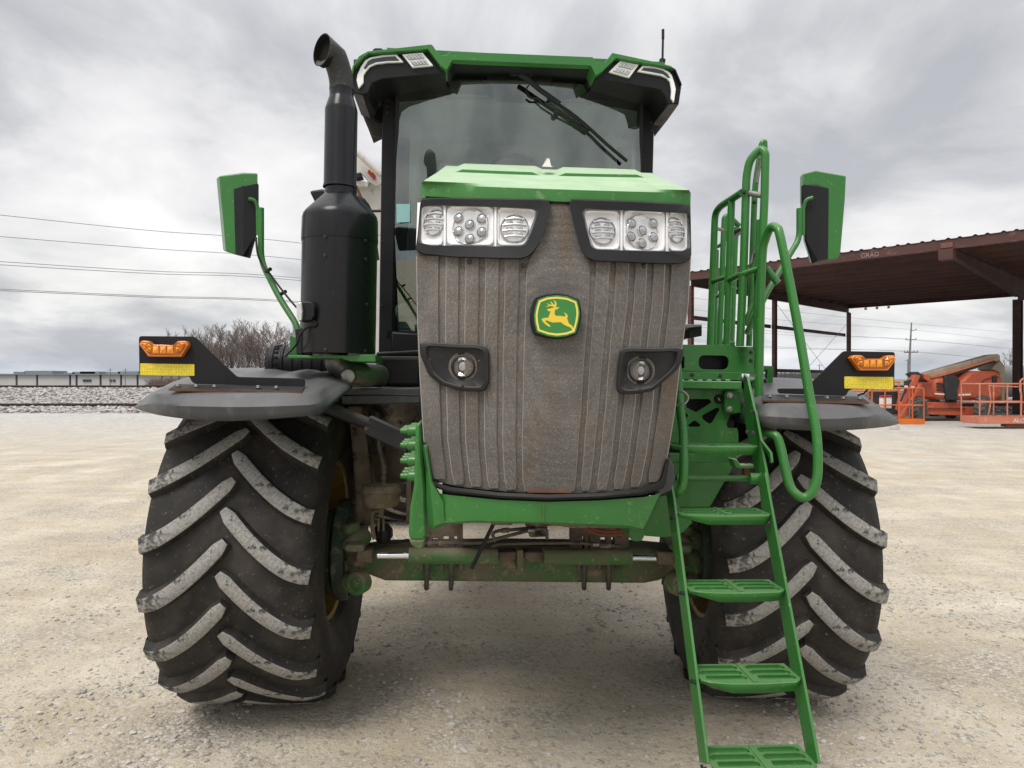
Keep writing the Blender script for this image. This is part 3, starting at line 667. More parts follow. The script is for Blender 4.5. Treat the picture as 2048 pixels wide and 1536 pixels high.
def ibeam(p0, p1, h0, h1, w=.2, nm='rafter', mt='shed_dark'):
    p0 = Vector(p0); p1 = Vector(p1); d = (p1-p0).normalized(); s = Vector((0, 0, 1)).cross(d).normalized(); m = MB()
    def quad(a, b, hw, zt0, zb0, zt1, zb1):
        m.add([a-s*hw+Vector((0, 0, zt0)), a+s*hw+Vector((0, 0, zt0)), a+s*hw+Vector((0, 0, zb0)), a-s*hw+Vector((0, 0, zb0)),
               b-s*hw+Vector((0, 0, zt1)), b+s*hw+Vector((0, 0, zt1)), b+s*hw+Vector((0, 0, zb1)), b-s*hw+Vector((0, 0, zb1))],
              [(0, 1, 2, 3), (7, 6, 5, 4), (0, 4, 5, 1), (1, 5, 6, 2), (2, 6, 7, 3), (3, 7, 4, 0)])
    quad(p0, p1, w/2, 0, -.02, 0, -.02); quad(p0, p1, w/2, -h0, -h0-.02, -h1, -h1-.02); quad(p0, p1, .006, -.02, -h0, -.02, -h1)
    return m.build(nm, MT[mt], shed)
zt = SH-.26
ibeam((0.05, 0, zt), (0.05, SD, zt), .42, .42, nm='rafter'); 
ibeam((11.7, .1, zt), (11.7, 12, zt), .32, 1.0, .26); ibeam((11.7, 12, zt), (11.7, SD, zt), 1.15, .5, .26)
ibeam((23.5, .1, zt), (23.5, 12, zt), .35, 1.15, .26); ibeam((23.5, 12, zt), (23.5, SD, zt), 1.15, .5, .26)
def icol(x, y, h, d=.26, w=.22, mt='shed'):
    m = MB(); m.box((x, y, h/2), (.012, d-.03, h)); m.box((x, y-d/2+.008, h/2), (w, .016, h)); m.box((x, y+d/2-.008, h/2), (w, .016, h)); m.box((x, y, .02), (w+.15, d+.15, .04)); return m.build('column', MT[mt], shed)
icol(.05, 0, SH-.7); icol(.05, 9.2, SH-.7); icol(.05, SD, SH-.7); icol(11.7, 12, SH-1.43, .62, .34, 'shed_dark'); icol(23.5, 12, SH-1.43, .62, .34, 'shed_dark'); icol(11.7, SD, SH-.8); icol(23.5, SD, SH-.8)
ys_ = (0, 9.2, SD)
for h in (5.0, 2.35):
    for a, b in zip(ys_, ys_[1:]):
        m = MB(); m.box((-.16, (a+b)/2, h), (.012, b-a-.1, .2)); m.box((-.12, (a+b)/2, h+.1), (.08, b-a-.1, .012)); m.build('girt', MT['shed'], shed)
for a, b in (((0, 9.4, SH-.8), (0, SD, .4)), ((0, SD-.2, SH-1.5), (0, 9.4, .3))):
    m = MB(); m.tube([Vector(a), Vector(b)], .013, 5); m.build('brace_rod', MT['steel'], shed)
for i in range(3):
    m = MB(); m.box((i*.75+1.2, SD-.01, SH-.5), (.16, .03, .16)); m.build('clip_plate', MT['wall_pale'], shed)
def lettering(txt, size, parent, matx, mt, name='lettering', depth=.002):
    cu = bpy.data.curves.new(name, 'FONT'); cu.body = txt; cu.size = size; cu.extrude = depth; cu.resolution_u = 3
    t_ = bpy.data.objects.new('t', cu); me = bpy.data.meshes.new_from_object(t_); bpy.data.objects.remove(t_); bpy.data.curves.remove(cu)
    me.materials.clear(); me.materials.append(MT[mt]); me.transform(matx); me.name = name
    o = bpy.data.objects.new(name, me); COL.objects.link(o); o.parent = parent; return o
lettering('GRAD', .27, shed, Matrix.Translation((8.45, -.094, SH-.34)) @ Matrix.Rotation(R(90), 4, 'X'), 'chalk', 'chalk_mark')
m = MB(); m.box((11.7, -.1, SH-.24), (.42, .03, .2)); m.build('splice_plate', MT['shed_splice'], shed); m = MB(); m.box((11.7, -.02, SH-.62), (.5, .5, .42)); m.build('eave_bracket', MT['shed'], shed)
# ================================================================ BOOM LIFTS
BZ = 30.0
def zz(x, y): return 1720+x/6.244, 690+y/6.244
def lift_root(name, label, px, z): return empty(name, label, 'boom lift', G(px, 764+CH*F/z))
bl = lift_root('boom_lift', 'orange boom lift with folded cream boom parked before the shed', 1930, BZ)
def LP(x, y, z): a, b = zz(x, y); return P(a, b, z)-bl.location
def lext(nm, pts, z0, z1, mt, par=bl, bevel=.03):
    m = MB(); m.ext([LP(x, y, z0) for x, y in pts], (0, z1-z0, 0)); return m.build(nm, MT[mt], par, bevel=bevel)
lext('chassis', [(735, 775), (905, 768), (905, 715), (1245, 715), (1250, 770), (1430, 775), (1430, 880), (1245, 880), (735, 865)], 29.9, 32, 'lift')
m = MB(); m.box(LP(1085, 790, 29.85), (1.55, .06, .02)); m.build('seam', MT['lift_black'], bl)
hood_pts = [(920, 460), (975, 420), (1060, 415), (1240, 470), (1300, 420), (1380, 345), (1440, 322), (1690, 325), (1745, 345), (1775, 400), (1790, 520), (1785, 640), (1720, 680), (1240, 690), (960, 680), (925, 640)]
lext('engine_cover', hood_pts, 29.8, 31.9, 'lift', bevel=.12)
lext('turntable_panel', [(1055, 400), (1090, 385), (1210, 390), (1255, 450), (1220, 560), (1225, 690), (1075, 685), (1060, 560)], 29.7, 29.82, 'lift_black')
for k in range(3): lext('air_slot', [(965, 470+k*40), (1053, 478+k*40), (1053, 500+k*38), (965, 492+k*38)], 29.74, 29.82, 'lift_black', bevel=0)
lext('hatch', [(1660, 385), (1715, 380), (1715, 470), (1660, 470)], 29.74, 29.82, 'lift_black', bevel=.01)
lext('panel_seam', [(1515, 470), (1560, 430), (1650, 405), (1740, 400), (1740, 407), (1652, 412), (1563, 437), (1520, 480)], 29.77, 29.82, 'lift_black', bevel=0)
lext('stripe', [(935, 600), (1055, 607), (1055, 625), (940, 618)], 29.76, 29.82, 'white_print', bevel=0)
lext('stripe', [(1235, 612), (1385, 608), (1385, 630), (1235, 634)], 29.76, 29.82, 'white_print', bevel=0)
lext('counterweight', [(1640, 300), (1750, 180), (1815, 260), (1815, 700), (1770, 720), (1745, 340)], 30.4, 31.4, 'cream', bevel=.05)
lext('main_boom', [(800, 355), (1640, 120), (1720, 112), (1750, 125), (1755, 190), (1440, 300), (880, 460), (830, 400)], 30.2, 30.7, 'cream', bevel=.03)
lext('boom_stripe', [(890, 385), (1680, 165), (1685, 190), (1045, 385), (890, 415)], 30.1, 30.2, 'lift_pink', bevel=.01)
lext('boom_shadow_rail', [(1045, 392), (1690, 195), (1700, 210), (1050, 410)], 30.12, 30.2, 'lift_black', bevel=.01)
lext('jib_head', [(650, 360), (730, 330), (790, 380), (870, 390), (870, 460), (800, 465), (760, 440), (700, 400)], 29.9, 30.5, 'lift_black', bevel=.04)
lext('jib_joint', [(800, 365), (865, 375), (885, 410), (865, 460), (800, 420)], 29.8, 30.2, 'lift', bevel=.02)
lext('jib_arm', [(690, 370), (760, 380), (700, 520), (560, 740), (500, 760), (610, 520)], 29.6, 29.9, 'lift', bevel=.02)
lext('jib_cylinder', [(740, 490), (775, 495), (560, 915), (510, 905)], 29.5, 29.7, 'lift', bevel=.02)
lext('hose_bundle', [(560, 450), (650, 430), (670, 540), (620, 600), (560, 720), (510, 700), (570, 560)], 29.62, 29.75, 'lift_black', bevel=.03)
for zx, zy in ((575, 525), (655, 535)): m = MB(); m.box(LP(zx, zy, 29.5), (.11, .1, .12)); m.build('work_light', MT['white_print'], bl, bevel=.02)
def lwheel(par, c, r, wd, rot):
    M_ = Matrix.Translation(c) @ Matrix.Rotation(rot, 4, 'Z') @ Matrix.Rotation(R(90), 4, 'Y')
    m = MB(); m.lathe([(r*.55, -wd/2), (r*.82, -wd/2-.02), (r*.97, -wd*.42), (r, -wd*.3), (r, wd*.3), (r*.97, wd*.42), (r*.82, wd/2+.02), (r*.55, wd/2)], 28, mat=M_); o = m.build('tyre', MT['lift_tyre'], par)
    m = MB()
    for k in range(18):
        a = 2*math.pi*k/18
        for sd in (-1, 1):
            q = Matrix.Rotation(a + (0 if sd < 0 else .17), 4, 'Z') @ Matrix.Translation((r*1.01, 0, sd*wd*.24)) @ Matrix.Rotation(sd*.5, 4, 'X'); m.box((0, 0, 0), (.07, .07, wd*.5), mat=M_ @ q)
    m.build('tread_block', MT['lift_tyre'], o)
    m = MB(); m.lathe([(.05, wd*.36), (r*.3, wd*.36), (r*.5, wd*.5), (r*.56, wd*.5), (r*.56, -wd*.5), (r*.5, -wd*.5), (r*.3, -wd*.36), (.05, -wd*.36)], 24, mat=M_); m.build('rim', MT['pole'], o)
for px, zy, z, r, rot in ((722, 815, 29.6, .50, -.9), (1530, 830, 29.35, .54, -.8), (1135, 890, 32.6, .46, -.7), (925, 690, 34.5, .46, -.7)):
    c = LP(px, zy, z); c.z = r-.02; lwheel(bl, c, r, .38, rot)
def basket(par, x0, x1, ytop, ymid, ybot, yb2, z0, z1, mt, toe, posts, name='basket_rail', conv=None):
    f = conv
    A, B = f(x0, ytop, z0), f(x1, ytop, z0); zt, zm, zb, zl_ = A.z, f(x0, ymid, z0).z, f(x0, ybot, z0).z, f(x0, yb2, z0).z
    for h in (zt, zm):
        m = MB(); q = [Vector((A.x, A.y, h)), Vector((B.x, A.y, h)), Vector((B.x, A.y+z1-z0, h)), Vector((A.x, A.y+z1-z0, h))]; m.tube(fillet(q, .1, 3, True), .028, 8, closed=True); m.build(name, MT[mt], par)
    for px in posts:
        q = f(px, ytop, z0); m = MB(); m.tube([(q.x, A.y, zb), (q.x, A.y, zt)], .025, 8); m.build('basket_post', MT[mt], par)
    for x in (A.x, (A.x+B.x)/2, B.x): m = MB(); m.tube([(x, A.y+z1-z0, zb), (x, A.y+z1-z0, zt)], .025, 8); m.build('basket_post', MT[mt], par)
    m = MB(); ym = A.y+(z1-z0)/2; m.box(((A.x+B.x)/2, A.y, (zb+zl_)/2), (B.x-A.x+.06, .04, zb-zl_)); m.box(((A.x+B.x)/2, A.y+z1-z0, (zb+zl_)/2), (B.x-A.x+.06, .04, zb-zl_))
    m.box((A.x, ym, (zb+zl_)/2), (.04, z1-z0-.05, zb-zl_)); m.box((B.x, ym, (zb+zl_)/2), (.04, z1-z0-.05, zb-zl_)); m.build('toe_board', MT[toe], par, bevel=.01)
    m = MB(); m.box(((A.x+B.x)/2, ym, zl_+.03), (B.x-A.x-.08, z1-z0-.08, .03)); m.build('basket_floor', MT['steel'], par)
basket(bl, 490, 798, 540, 755, 925, 1000, 27.6, 28.6, 'lift_basket', 'lift_toe', (490, 655, 798), conv=LP)
basket(bl, 0, 490, 575, 750, 925, 1000, 27.9, 28.8, 'lift_basket', 'lift_toe', (150, 312, 480), conv=LP)
lext('control_box', [(175, 560), (470, 565), (480, 640), (440, 800), (490, 830), (470, 870), (240, 830), (205, 700), (175, 620)], 28.0, 28.35, 'lift_black', bevel=.03)
for a in (242, 328): lext('warning_placard', [(a, 630), (a+68, 630), (a+66, 790), (a, 790)], 27.97, 27.99, 'white_print', bevel=0)
for a in (242, 328): lext('placard_header', [(a, 632), (a+68, 632), (a+68, 655), (a, 655)], 27.95, 27.965, 'red_print', bevel=0)
m = MB(); m.tube(fillet([LP(490, 560, 27.6), LP(480, 490, 27.6), LP(500, 460, 27.6), LP(430, 465, 27.6)], .08), .03, 8); m.build('basket_post', MT['lift_basket'], bl)
# second lift: its basket reaches into the frame on the right
b2 = empty('boom_lift', 'sun bleached orange lift basket cut off by the right edge', 'boom lift', G(2030, 764+CH*F/26))
def LQ(x, y, z): a, b = zz(x, y); return P(a, b, z)-b2.location
basket(b2, 1490, 2330, 485, 715, 895, 985, 25.0, 26.0, 'lift_pink', 'lift_pink', (1495, 1840, 2010, 2330), conv=LQ)
m = MB(); m.tube(fillet([LQ(1600, 895, 25.3), LQ(1635, 700, 25.3), LQ(1610, 500, 25.3), LQ(1650, 515, 25.3), LQ(1980, 522, 25.3)], .08), .025, 8); m.build('basket_rail', MT['lift_pink'], b2)
m = MB(); m.tube(fillet([LQ(2010, 900, 24.95), LQ(2015, 620, 24.95), LQ(1998, 560, 24.95), LQ(2000, 450, 24.95), LQ(2040, 415, 24.95), LQ(2100, 420, 24.95), LQ(2110, 900, 24.95)], .1), .03, 8); m.build('gate_rail', MT['lift_pink'], b2)
m = MB(); A = LQ(2045, 600, 25.1); B = LQ(2045, 820, 25.1); m.box((A.x+.15, A.y, (A.z+B.z)/2), (.3, .3, A.z-B.z)); m.build('control_box', MT['lift_black'], b2, bevel=.03)
m = MB(); A = LQ(1900, 1000, 25.3); m.box((A.x+.6, A.y+.3, A.z), (1.4, .3, .14)); m.build('basket_support', MT['lift_pink'], b2)
m = MB(); A = LQ(2400, 700, 25.6); m.bar(A, A+Vector((4, 1.5, 1.2)), .3, .3); m.build('jib_arm', MT['lift_pink'], b2)
A = LQ(2600, 980, 27); 
m = MB(); m.box((A.x+3.6, A.y+1.6, .95), (3.2, 2, .8)); m.build('chassis', MT['lift_pink'], b2, bevel=.05)
for dx in (2.4, 5): lwheel(b2, Vector((A.x+dx, A.y+.6, .5)), .5, .36, 1.57)
lettering('ALC', .2, b2, Matrix.Translation(LQ(1915, 968, 24.97)) @ Matrix.Rotation(R(90), 4, 'X'), 'white_print', 'chalk_mark', .001)
tk = empty('storage_tank', 'white round tank behind the dark shed column', 'tank', G(2030, 764+CH*F/45))
m = MB(); c = P(2030, 757, 45)-tk.location; m.lathe([(0.02, -1.9), (.5, -1.85), (.9, -1.6), (1.0, -1.3), (1.0, 1.6), (.9, 1.9), (.5, 2.1), (.02, 2.15)], 28, mat=Matrix.Translation((c.x, c.y, 1.7)) @ Matrix.Rotation(R(90), 4, 'Y')); m.build('vessel', MT['tank'], tk)
for dx in (-1, 1.2): m = MB(); m.box((c.x+dx, c.y, .4), (.15, 1.4, .9)); m.build('leg', MT['steel'], tk)
g = G(1789, 859); m = MB(); m.box((0, 0, .1), (.26, .22, .2), rot=.3); o = m.build('concrete_block', MT['concrete'], bevel=.02); o.location = g; tag(o, 'small white block on the gravel below the orange basket', 'block')
# ================================================================ THE GREEN MACHINE
mc = empty('farm_applicator', 'large green farm applicator with dirt caked grille, flotation tyres and front ladder on gravel', 'tractor', (.045, 3.87, 0), (0, R(1.0), R(4.2)))
def part(name, par=mc):
    o = bpy.data.objects.new(name, None); COL.objects.link(o); o.parent = par; o.empty_display_size = .05; return o
MWI = MW.inverted()
def Q(px, py, z): return MWI @ P(px, py, z)
def lx(name, pts, v, d, mt, par=mc, bevel=.004, r=0, smooth=35):
    q = pl(pts, v)
    if r: q = fillet(q, r, 3, True)
    m = MB(); m.ext(q, (0, d, 0)); return m.build(name, MT[mt], par, bevel=bevel, smooth=smooth)
def tb(name, pts, r, mt, par=mc, fil=.05, seg=10, n=4, closed=False, smooth=0):
    """pts: (px,py,v) triples or vectors"""
    q = [p if isinstance(p, Vector) else L(*p) for p in pts]
    if fil: q = fillet(q, fil, n, closed)
    m = MB(); m.tube(q, r, seg, closed=closed, smooth=smooth); return m.build(name, MT[mt], par, smooth=50)
def boltmesh(r, h, mt):
    m = MB(); m.lathe([(r*1.3, 0), (r*1.3, h*.2), (r*.9, h*.25)], 10, cap=True); m.lathe([(r, h*.25), (r, h), (r*.8, h*1.1)], 6); return m.mesh('bolt', MT[mt], 20)
BLT = {'zinc': boltmesh(.0075, .008, 'bolt'), 'dark': boltmesh(.0055, .007, 'darkbolt')}
def bolt(p, par=mc, kind='dark', n=(0, -1, 0), s=1):
    o = bpy.data.objects.new('bolt', BLT[kind]); COL.objects.link(o); o.parent = par
    o.location = p; o.rotation_euler = Vector(n).to_track_quat('Z', 'Y').to_euler(); o.scale = (s, s, s); return o
# ---------------------------------------------------------------- wheels
RT = .805
TP = [(-.325, .415), (-.36, .45), (-.395, .55), (-.405, .62), (-.395, .69), (-.372, .735), (-.33, .757), (-.2, .768), (0, .772), (.2, .768), (.33, .757), (.372, .735), (.395, .69), (.405, .62), (.395, .55), (.36, .45), (.325, .415)]
RX = Matrix.Rotation(R(90), 4, 'Y')
m = MB(); m.lathe([(r, x) for x, r in TP], 96, mat=RX, cap=False); TYRE = m.mesh('tyre', MT['rubber'], 60)
def lug_mesh(side):
    """one curved tread bar; theta grows downwards on the front of the wheel"""
    st = []
    N_ = 13
    for i in range(N_+1):
        a = i/N_; x = -.012 + .392*a; th = .36*(1-(1-a)**1.55)
        rb = .755 - .02*max(0, a-.8)/.2; rt = RT + .006*(1-a)
        hw_ = .0305 + .003*a
        if i == 0: hw_ = .017
        st.append((x, th, rb, rt - .034*max(0, (a-.72)/.28)**1.6, hw_))
    m = MB(); rows = []
    for i, (x, th, rb, rt, hw_) in enumerate(st):
        j0, j1 = max(i-1, 0), min(i+1, N_); dx = st[j1][0]-st[j0][0]; dt = (st[j1][1]-st[j0][1])*RT; l = math.hypot(dx, dt); nx_, nt_ = -dt/l, dx/l
        if i == 0: nx_, nt_ = -.75, .66
        row = []
        for k, (w_, r_) in enumerate(((-hw_-.018, rb-.01), (-hw_-.006, rt-.022), (-hw_, rt-.004), (-hw_+.005, rt), (hw_-.005, rt), (hw_, rt-.004), (hw_+.006, rt-.022), (hw_+.018, rb-.01))):
            X = side*(x + nx_*w_); T = th + nt_*w_/RT
            row.append(Vector((X, -r_*math.sin(T), r_*math.cos(T))))
        rows.append(row)
    # shoulder end: runs a little way down the sidewall
    for dr, dxx, k2 in ((.03, .006, 1.0), (.085, .002, .75)):
        x, th, rb, rt, hw_ = st[-1]; row = []
        base = rows[N_]
        for k, q in enumerate(base):
            rr = math.hypot(q.y, q.z); T = math.atan2(-q.y, q.z); Tc = th; T = Tc + (T-Tc)*k2
            top = k in (2, 3, 4, 5); r2 = rr - (dr if top or k in (1, 6) else dr*.9); X = q.x + side*(dxx if top else 0) - side*(.02 if dr > .1 and top else 0)
            row.append(Vector((X, -r2*math.sin(T), r2*math.cos(T))))
        rows.append(row)
    b = len(m.v); n = 8
    for r_ in rows: m.v += [tuple(q) for q in r_]
    for i in range(len(rows)-1):
        for k in range(n-1):
            m.f.append([b+i*n+k, b+(i+1)*n+k, b+(i+1)*n+k+1, b+i*n+k+1]); m.m.append((1 if i < 9 else 2) if (2 <= k <= 4 and i < N_) else 0)
    m.f.append([b+k for k in range(n)]); m.m.append(0); m.f.append([b+(len(rows)-1)*n+k for k in range(n)]); m.m.append(0)
    return m.mesh('lug', [MT['rubber'], MT['tread'], MT['tread_end']], 45)
LUG = {-1: lug_mesh(-1), 1: lug_mesh(1)}
def rim_mesh(inn):          # inn = +1: inner side faces +x
    m = MB()
    pr = [(.33, -.42+.0), (.34, -.43), (.335, -.425), (.30, -.36), (.27, -.35), (.2, -.345), (-.05, -.34), (-.12, -.30), (-.16, -.2), (-.165, -.05)]
    pr = [(.345, .432), (.335, .44), (.325, .425), (.31, .395), (.22, .385), (.05, .375), (-.02, .36), (-.05, .30), (-.06, .18), (-.06, .06)]
    m.lathe([(r, x*inn) for x, r in pr], 56, mat=RX, cap=False)
    po = [(-.345, .432), (-.335, .44), (-.325, .425), (-.31, .395), (-.22, .385), (-.1, .37), (-.075, .3), (-.075, .06)]
    m.lathe([(r, x*inn) for x, r in po], 56, mat=RX, cap=False)
    return m.mesh('rim', MT['rim'], 40)
def wheel(cx, cy, inn, first, nm='front_wheel', ph=0):
    w_ = part(nm); w_.location = (cx, cy, RT-.018)
    t_ = bpy.data.objects.new('tyre', TYRE); COL.objects.link(t_); t_.parent = w_
    r_ = bpy.data.objects.new('rim', rim_mesh(inn)); COL.objects.link(r_); r_.parent = w_
    NL = 19
    for k in range(NL):
        for s in (-1, 1):
            o = bpy.data.objects.new('lug', LUG[s]); COL.objects.link(o); o.parent = w_
            o.rotation_euler = (2*math.pi*(k + (.5 if s > 0 else 0))/NL + ph, 0, 0)
    return w_
wl_ = wheel(-1.315, 0, 1, True, ph=R(3)); wr_ = wheel(1.285, 0, -1, False, ph=R(9))
wl_.location.z += .012; wl_.rotation_euler.z = R(-2); wr_.rotation_euler.z = R(-4.5); wl_.scale.x = wr_.scale.x = .95
wheel(-1.245, 4.7, 1, False, 'rear_wheel', R(2)); wheel(1.245, 4.7, -1, False, 'rear_wheel', R(7))
# planetary hubs, steering knuckles
for s in (-1, 1):
    m = MB(); RXs = Matrix.Translation((s*.955, 0, .74)) @ Matrix.Rotation(R(90)*(-s), 4, 'Y')
    m.lathe([(.31, -.26), (.30, -.2), (.20, -.13), (.215, -.05), (.262, -.03), (.268, 0), (.262, .03), (.20, .04), (.12, .05), (.1, .09), (.02, .10)], 40, mat=RXs)
    hb = m.build('hub_flange', MT['hub'], mc, bevel=.004)
    for k in range(16):
        a = 2*math.pi*k/16; bolt((s*.92, .235*math.sin(a), .74+.235*math.cos(a)), hb, 'dark', (-s, 0, 0), 1.4)
    kn = part('steering_knuckle')
    f = (lambda a, b: (a, b)) if s < 0 else (lambda a, b: (2072-a, b+2))
    def KL(a, b, v): x_, y_ = f(a, b); q = L(x_, y_, v); return q
    def kt(pts, r, mt='green_dirty', nm='knuckle_casting'):
        m = MB(); m.tube([KL(*p) for p in pts], r, 14); return m.build(nm, MT[mt], kn, smooth=50, bevel=.006)
    kt([(672, 1082, -.12), (690, 1074, -.2), (706, 1062, -.22)], [.055, .05, .048])
    kt([(700, 1048, -.22), (704, 1066, -.22)], [.045, .052])
    kt([(700, 1098, -.3), (715, 1080, -.25), (730, 1070, -.2)], [.05, .052, .045])
    m = MB(); a_, b_ = KL(693, 1086, -.36), KL(730, 1100, -.36); m.box((a_+b_)/2, (abs(b_.x-a_.x), .1, abs(a_.z-b_.z))); m.build('tie_rod_eye', MT['green_dirty'], kn, bevel=.012)
    kt([(668, 1120, -.1), (690, 1124, -.16), (712, 1132, -.1)], [.075, .078, .055])
    kt([(704, 1118, -.3), (722, 1124, -.26)], [.04, .036], 'mud')
    kt([(664, 1162, -.1), (690, 1164, -.2), (702, 1166, -.24)], [.05, .05, .045])
    m = MB(); m.lathe([(.056, -.06), (.058, 0), (.05, .01), (.035, .012), (.033, .004), (.015, .006), (.012, .012)], 24, mat=Matrix.Translation(KL(711, 1168, -.33)) @ Matrix.Rotation(R(90), 4, 'X') @ Matrix.Rotation(R(s*25), 4, 'Y')); m.build('kingpin_cap', MT['green_dirty'], kn)
    m = MB(); m.tube([KL(668, 1030, -.02), KL(676, 1060, -.1), KL(672, 1110, -.12), KL(674, 1160, -.1)], [.03, .04, .04, .03], 10, smooth=4); m.build('knuckle_web', MT['hub'], kn)
# ---------------------------------------------------------------- axle and steering gear
ax = lx('axle_beam', [(700, 1112), (712, 1136), (735, 1150), (770, 1163), (900, 1164), (1290, 1168), (1320, 1162), (1345, 1148), (1372, 1120), (1350, 1102), (1290, 1096), (1000, 1093), (770, 1096), (730, 1102)], -.1, .22, 'green_dirty', bevel=.02)
for x, y in ((728, 1113), (1333, 1117)): lx('rod_eye', [(x-16, y-13), (x+16, y-13), (x+16, y+13), (x-16, y+13)], -.34, .07, 'mud', bevel=.008)
tb('steering_cylinder', [(821, 1111.5, -.3), (995, 1112.5, -.3)], .040, 'green_dirty', fil=0, seg=24); tb('steering_cylinder', [(1087, 1113.5, -.3), (1260, 1115, -.3)], .039, 'green_dirty', fil=0, seg=24)
tb('cylinder_rod', [(755, 1111.5, -.3), (822, 1111.5, -.3)], .0165, 'chrome', fil=0, seg=20); tb('cylinder_rod', [(1258, 1116, -.3), (1322, 1117, -.3)], .0165, 'chrome', fil=0, seg=20)
for a, b in ((818, 824), (1256, 1262)): tb('cylinder_gland', [(a, 1112 if a < 1000 else 1116, -.3), (b, 1112 if a < 1000 else 1116, -.3)], .042, 'green_dirty', fil=0, seg=24)
for x in (854, 903, 1169, 1218):
    tb('u_bolt', [(x, 1090, -.16), (x, 1150, -.15), (x-1, 1170, -.13), (x-1, 1177, -.02), (x-1, 1172, .1)], .0135, 'hose', fil=.03)
lx('cylinder_lug', [(1034, 1101), (1047, 1101), (1047, 1144), (1043, 1147), (1038, 1147), (1034, 1144)], -.3, .18, 'green_dirty')
for a, b in ((995, 1034), (1048, 1088)): lx('cylinder_clevis', [(a, 1104), (b, 1104), (b, 1118), (b-8, 1123), (a+8, 1123), (a, 1118)], -.28, .1, 'mud', bevel=.008)
for x in (838, 879, 918, 1155, 1195, 1233): lx('axle_tab', [(x, 1128), (x+8, 1128), (x+8, 1139), (x+4, 1143), (x, 1139)], -.13, .04, 'mud')
lplate('spring_hanger', [(850, 1045), (925, 1045), (925, 1098), (850, 1098)], [[(864, 1076), (876, 1076), (876, 1094), (864, 1094)], [(886, 1072), (898, 1072), (898, 1094), (886, 1094)], [(908, 1072), (915, 1072), (915, 1094), (908, 1094)]], -.2, .05, 'x' and MT['mud'], mc)
lplate('spring_hanger', [(1142, 1048), (1256, 1050), (1258, 1090), (1240, 1100), (1142, 1100)], [[(1164, 1072), (1170, 1072), (1170, 1098), (1164, 1098)], [(1176, 1072), (1181, 1072), (1181, 1098), (1176, 1098)], [(1200, 1074), (1214, 1074), (1214, 1097), (1200, 1097)], [(1222, 1074), (1230, 1074), (1230, 1096), (1222, 1096)]], -.2, .05, MT['mud'], mc)
tb('rusty_pipe', [(1172, 1048, -.5), (1190, 1060, -.5), (1215, 1064, -.5), (1256, 1061, -.5)], .009, 'rust', fil=.03); tb('rusty_pipe', [(1166, 1052, -.5), (1188, 1066, -.5), (1215, 1070, -.5), (1256, 1067, -.5)], .009, 'rust', fil=.03)
lx('valve_block', [(1052, 1048), (1096, 1048), (1094, 1074), (1060, 1076)], -.35, .12, 'mud', bevel=.01)
for i, h in enumerate(([(850, 1087, -.4), (890, 1086, -.45), (960, 1085, -.5), (1011, 1073, -.5), (1058, 1061, -.5), (1078, 1057, -.5), (1092, 1059, -.5), (1094, 1076, -.45)], [(985, 1092, -.42), (1001, 1088, -.45), (1083, 1086, -.45), (1160, 1086, -.42), (1227, 1091, -.36), (1240, 1091, -.34)], [(990, 1082, -.5), (986, 1068, -.52), (997, 1062, -.52), (1020, 1060, -.5), (1070, 1055, -.45)])):
    tb('hydraulic_hose', h, .0085, 'hose', fil=0, smooth=5)
for a, b, y, v in ((855, 872, 1087, -.42), (876, 896, 1087, -.44), (1185, 1197, 1089, -.40), (1200, 1222, 1091, -.37), (1003, 1018, 1061, -.51), (1056, 1068, 1060, -.5)): tb('hose_fitting', [(a, y, v), (b, y-.5, v)], .0125, 'steel' if a in (1185, 1056) else 'mud', fil=0)
tb('link_rod', [(987, 1048, -.95), (943, 1137, -.95)], .0085, 'black_plastic', fil=0); tb('brake_cable', [(728, 1094, -.15), (818, 1080, -.1)], .008, 'black_plastic', fil=0)
# ---------------------------------------------------------------- left side running gear behind the grille
lx('suspension_strut', [(693, 811), (725, 811), (736, 900), (744, 990), (745, 1052), (712, 1052), (708, 960), (702, 880)], -.1, .2, 'mud', bevel=.012)
c = L(762, 998, -.3)
m = MB(); m.lathe([(.02, .075), (.088, .07), (.1, .055), (.104, .04), (.096, .034), (.094, .0), (.086, -.03), (.05, -.042), (.02, -.045)], 32, mat=Matrix.Translation(c)); m.build('brake_chamber', MT['canister'], mc, smooth=40)
tb('air_hose', [(767, 985, -.3), (768, 937, -.3), (759, 897, -.3), (757, 871, -.28), (755, 826, -.2)], .0115, 'hose', fil=0, smooth=6)
for y in (930, 940, 952, 964): tb('hose_collar', [(768, y, -.3), (768, y+7, -.3)], .0145, 'canister', fil=0)
tb('yoke', [(744, 1030, -.3), (747, 1022, -.3), (762, 1020, -.3)], .011, 'canister', fil=.01); tb('yoke', [(744, 1024, -.3), (745, 1060, -.3), (749, 1078, -.3)], .011, 'canister', fil=.02)
tb('yoke', [(762, 1018, -.3), (762, 1034, -.3)], .015, 'canister', fil=0)
for x in (757, 767): tb('clevis_pin_link', [(x, 1036, -.3), (x, 1062, -.3)], .006, 'canister', fil=0)
m = MB(); cc = L(766, 1066, -.15); m.lathe([(.01, .05), (.03, .047), (.05, .02), (.052, -.015), (.03, -.045), (.01, -.05)], 12, mat=Matrix.Translation(cc)); m.build('slack_adjuster', MT['black_plastic'], mc, smooth=0)
lx('cross_beam', [(682, 776), (842, 775), (842, 808), (682, 809)], -.3, .3, 'fender', bevel=.01)
lx('beam_leg', [(826, 808), (846, 808), (848, 860), (842, 845)], -.3, .3, 'black_plastic')
tb('fender_arm', [(648, 812, -.62), (742, 850, -.6)], .028, 'black_dusty', fil=0, seg=20)
m = MB(); m.bar(L(734, 848, -.6), L(822, 889, -.62), .05, .085); m.build('fender_arm_socket', MT['black_dusty'], mc, bevel=.006)
tb('socket_rim', [(735, 842, -.615), (733, 860, -.615)], .012, 'rust', fil=0)
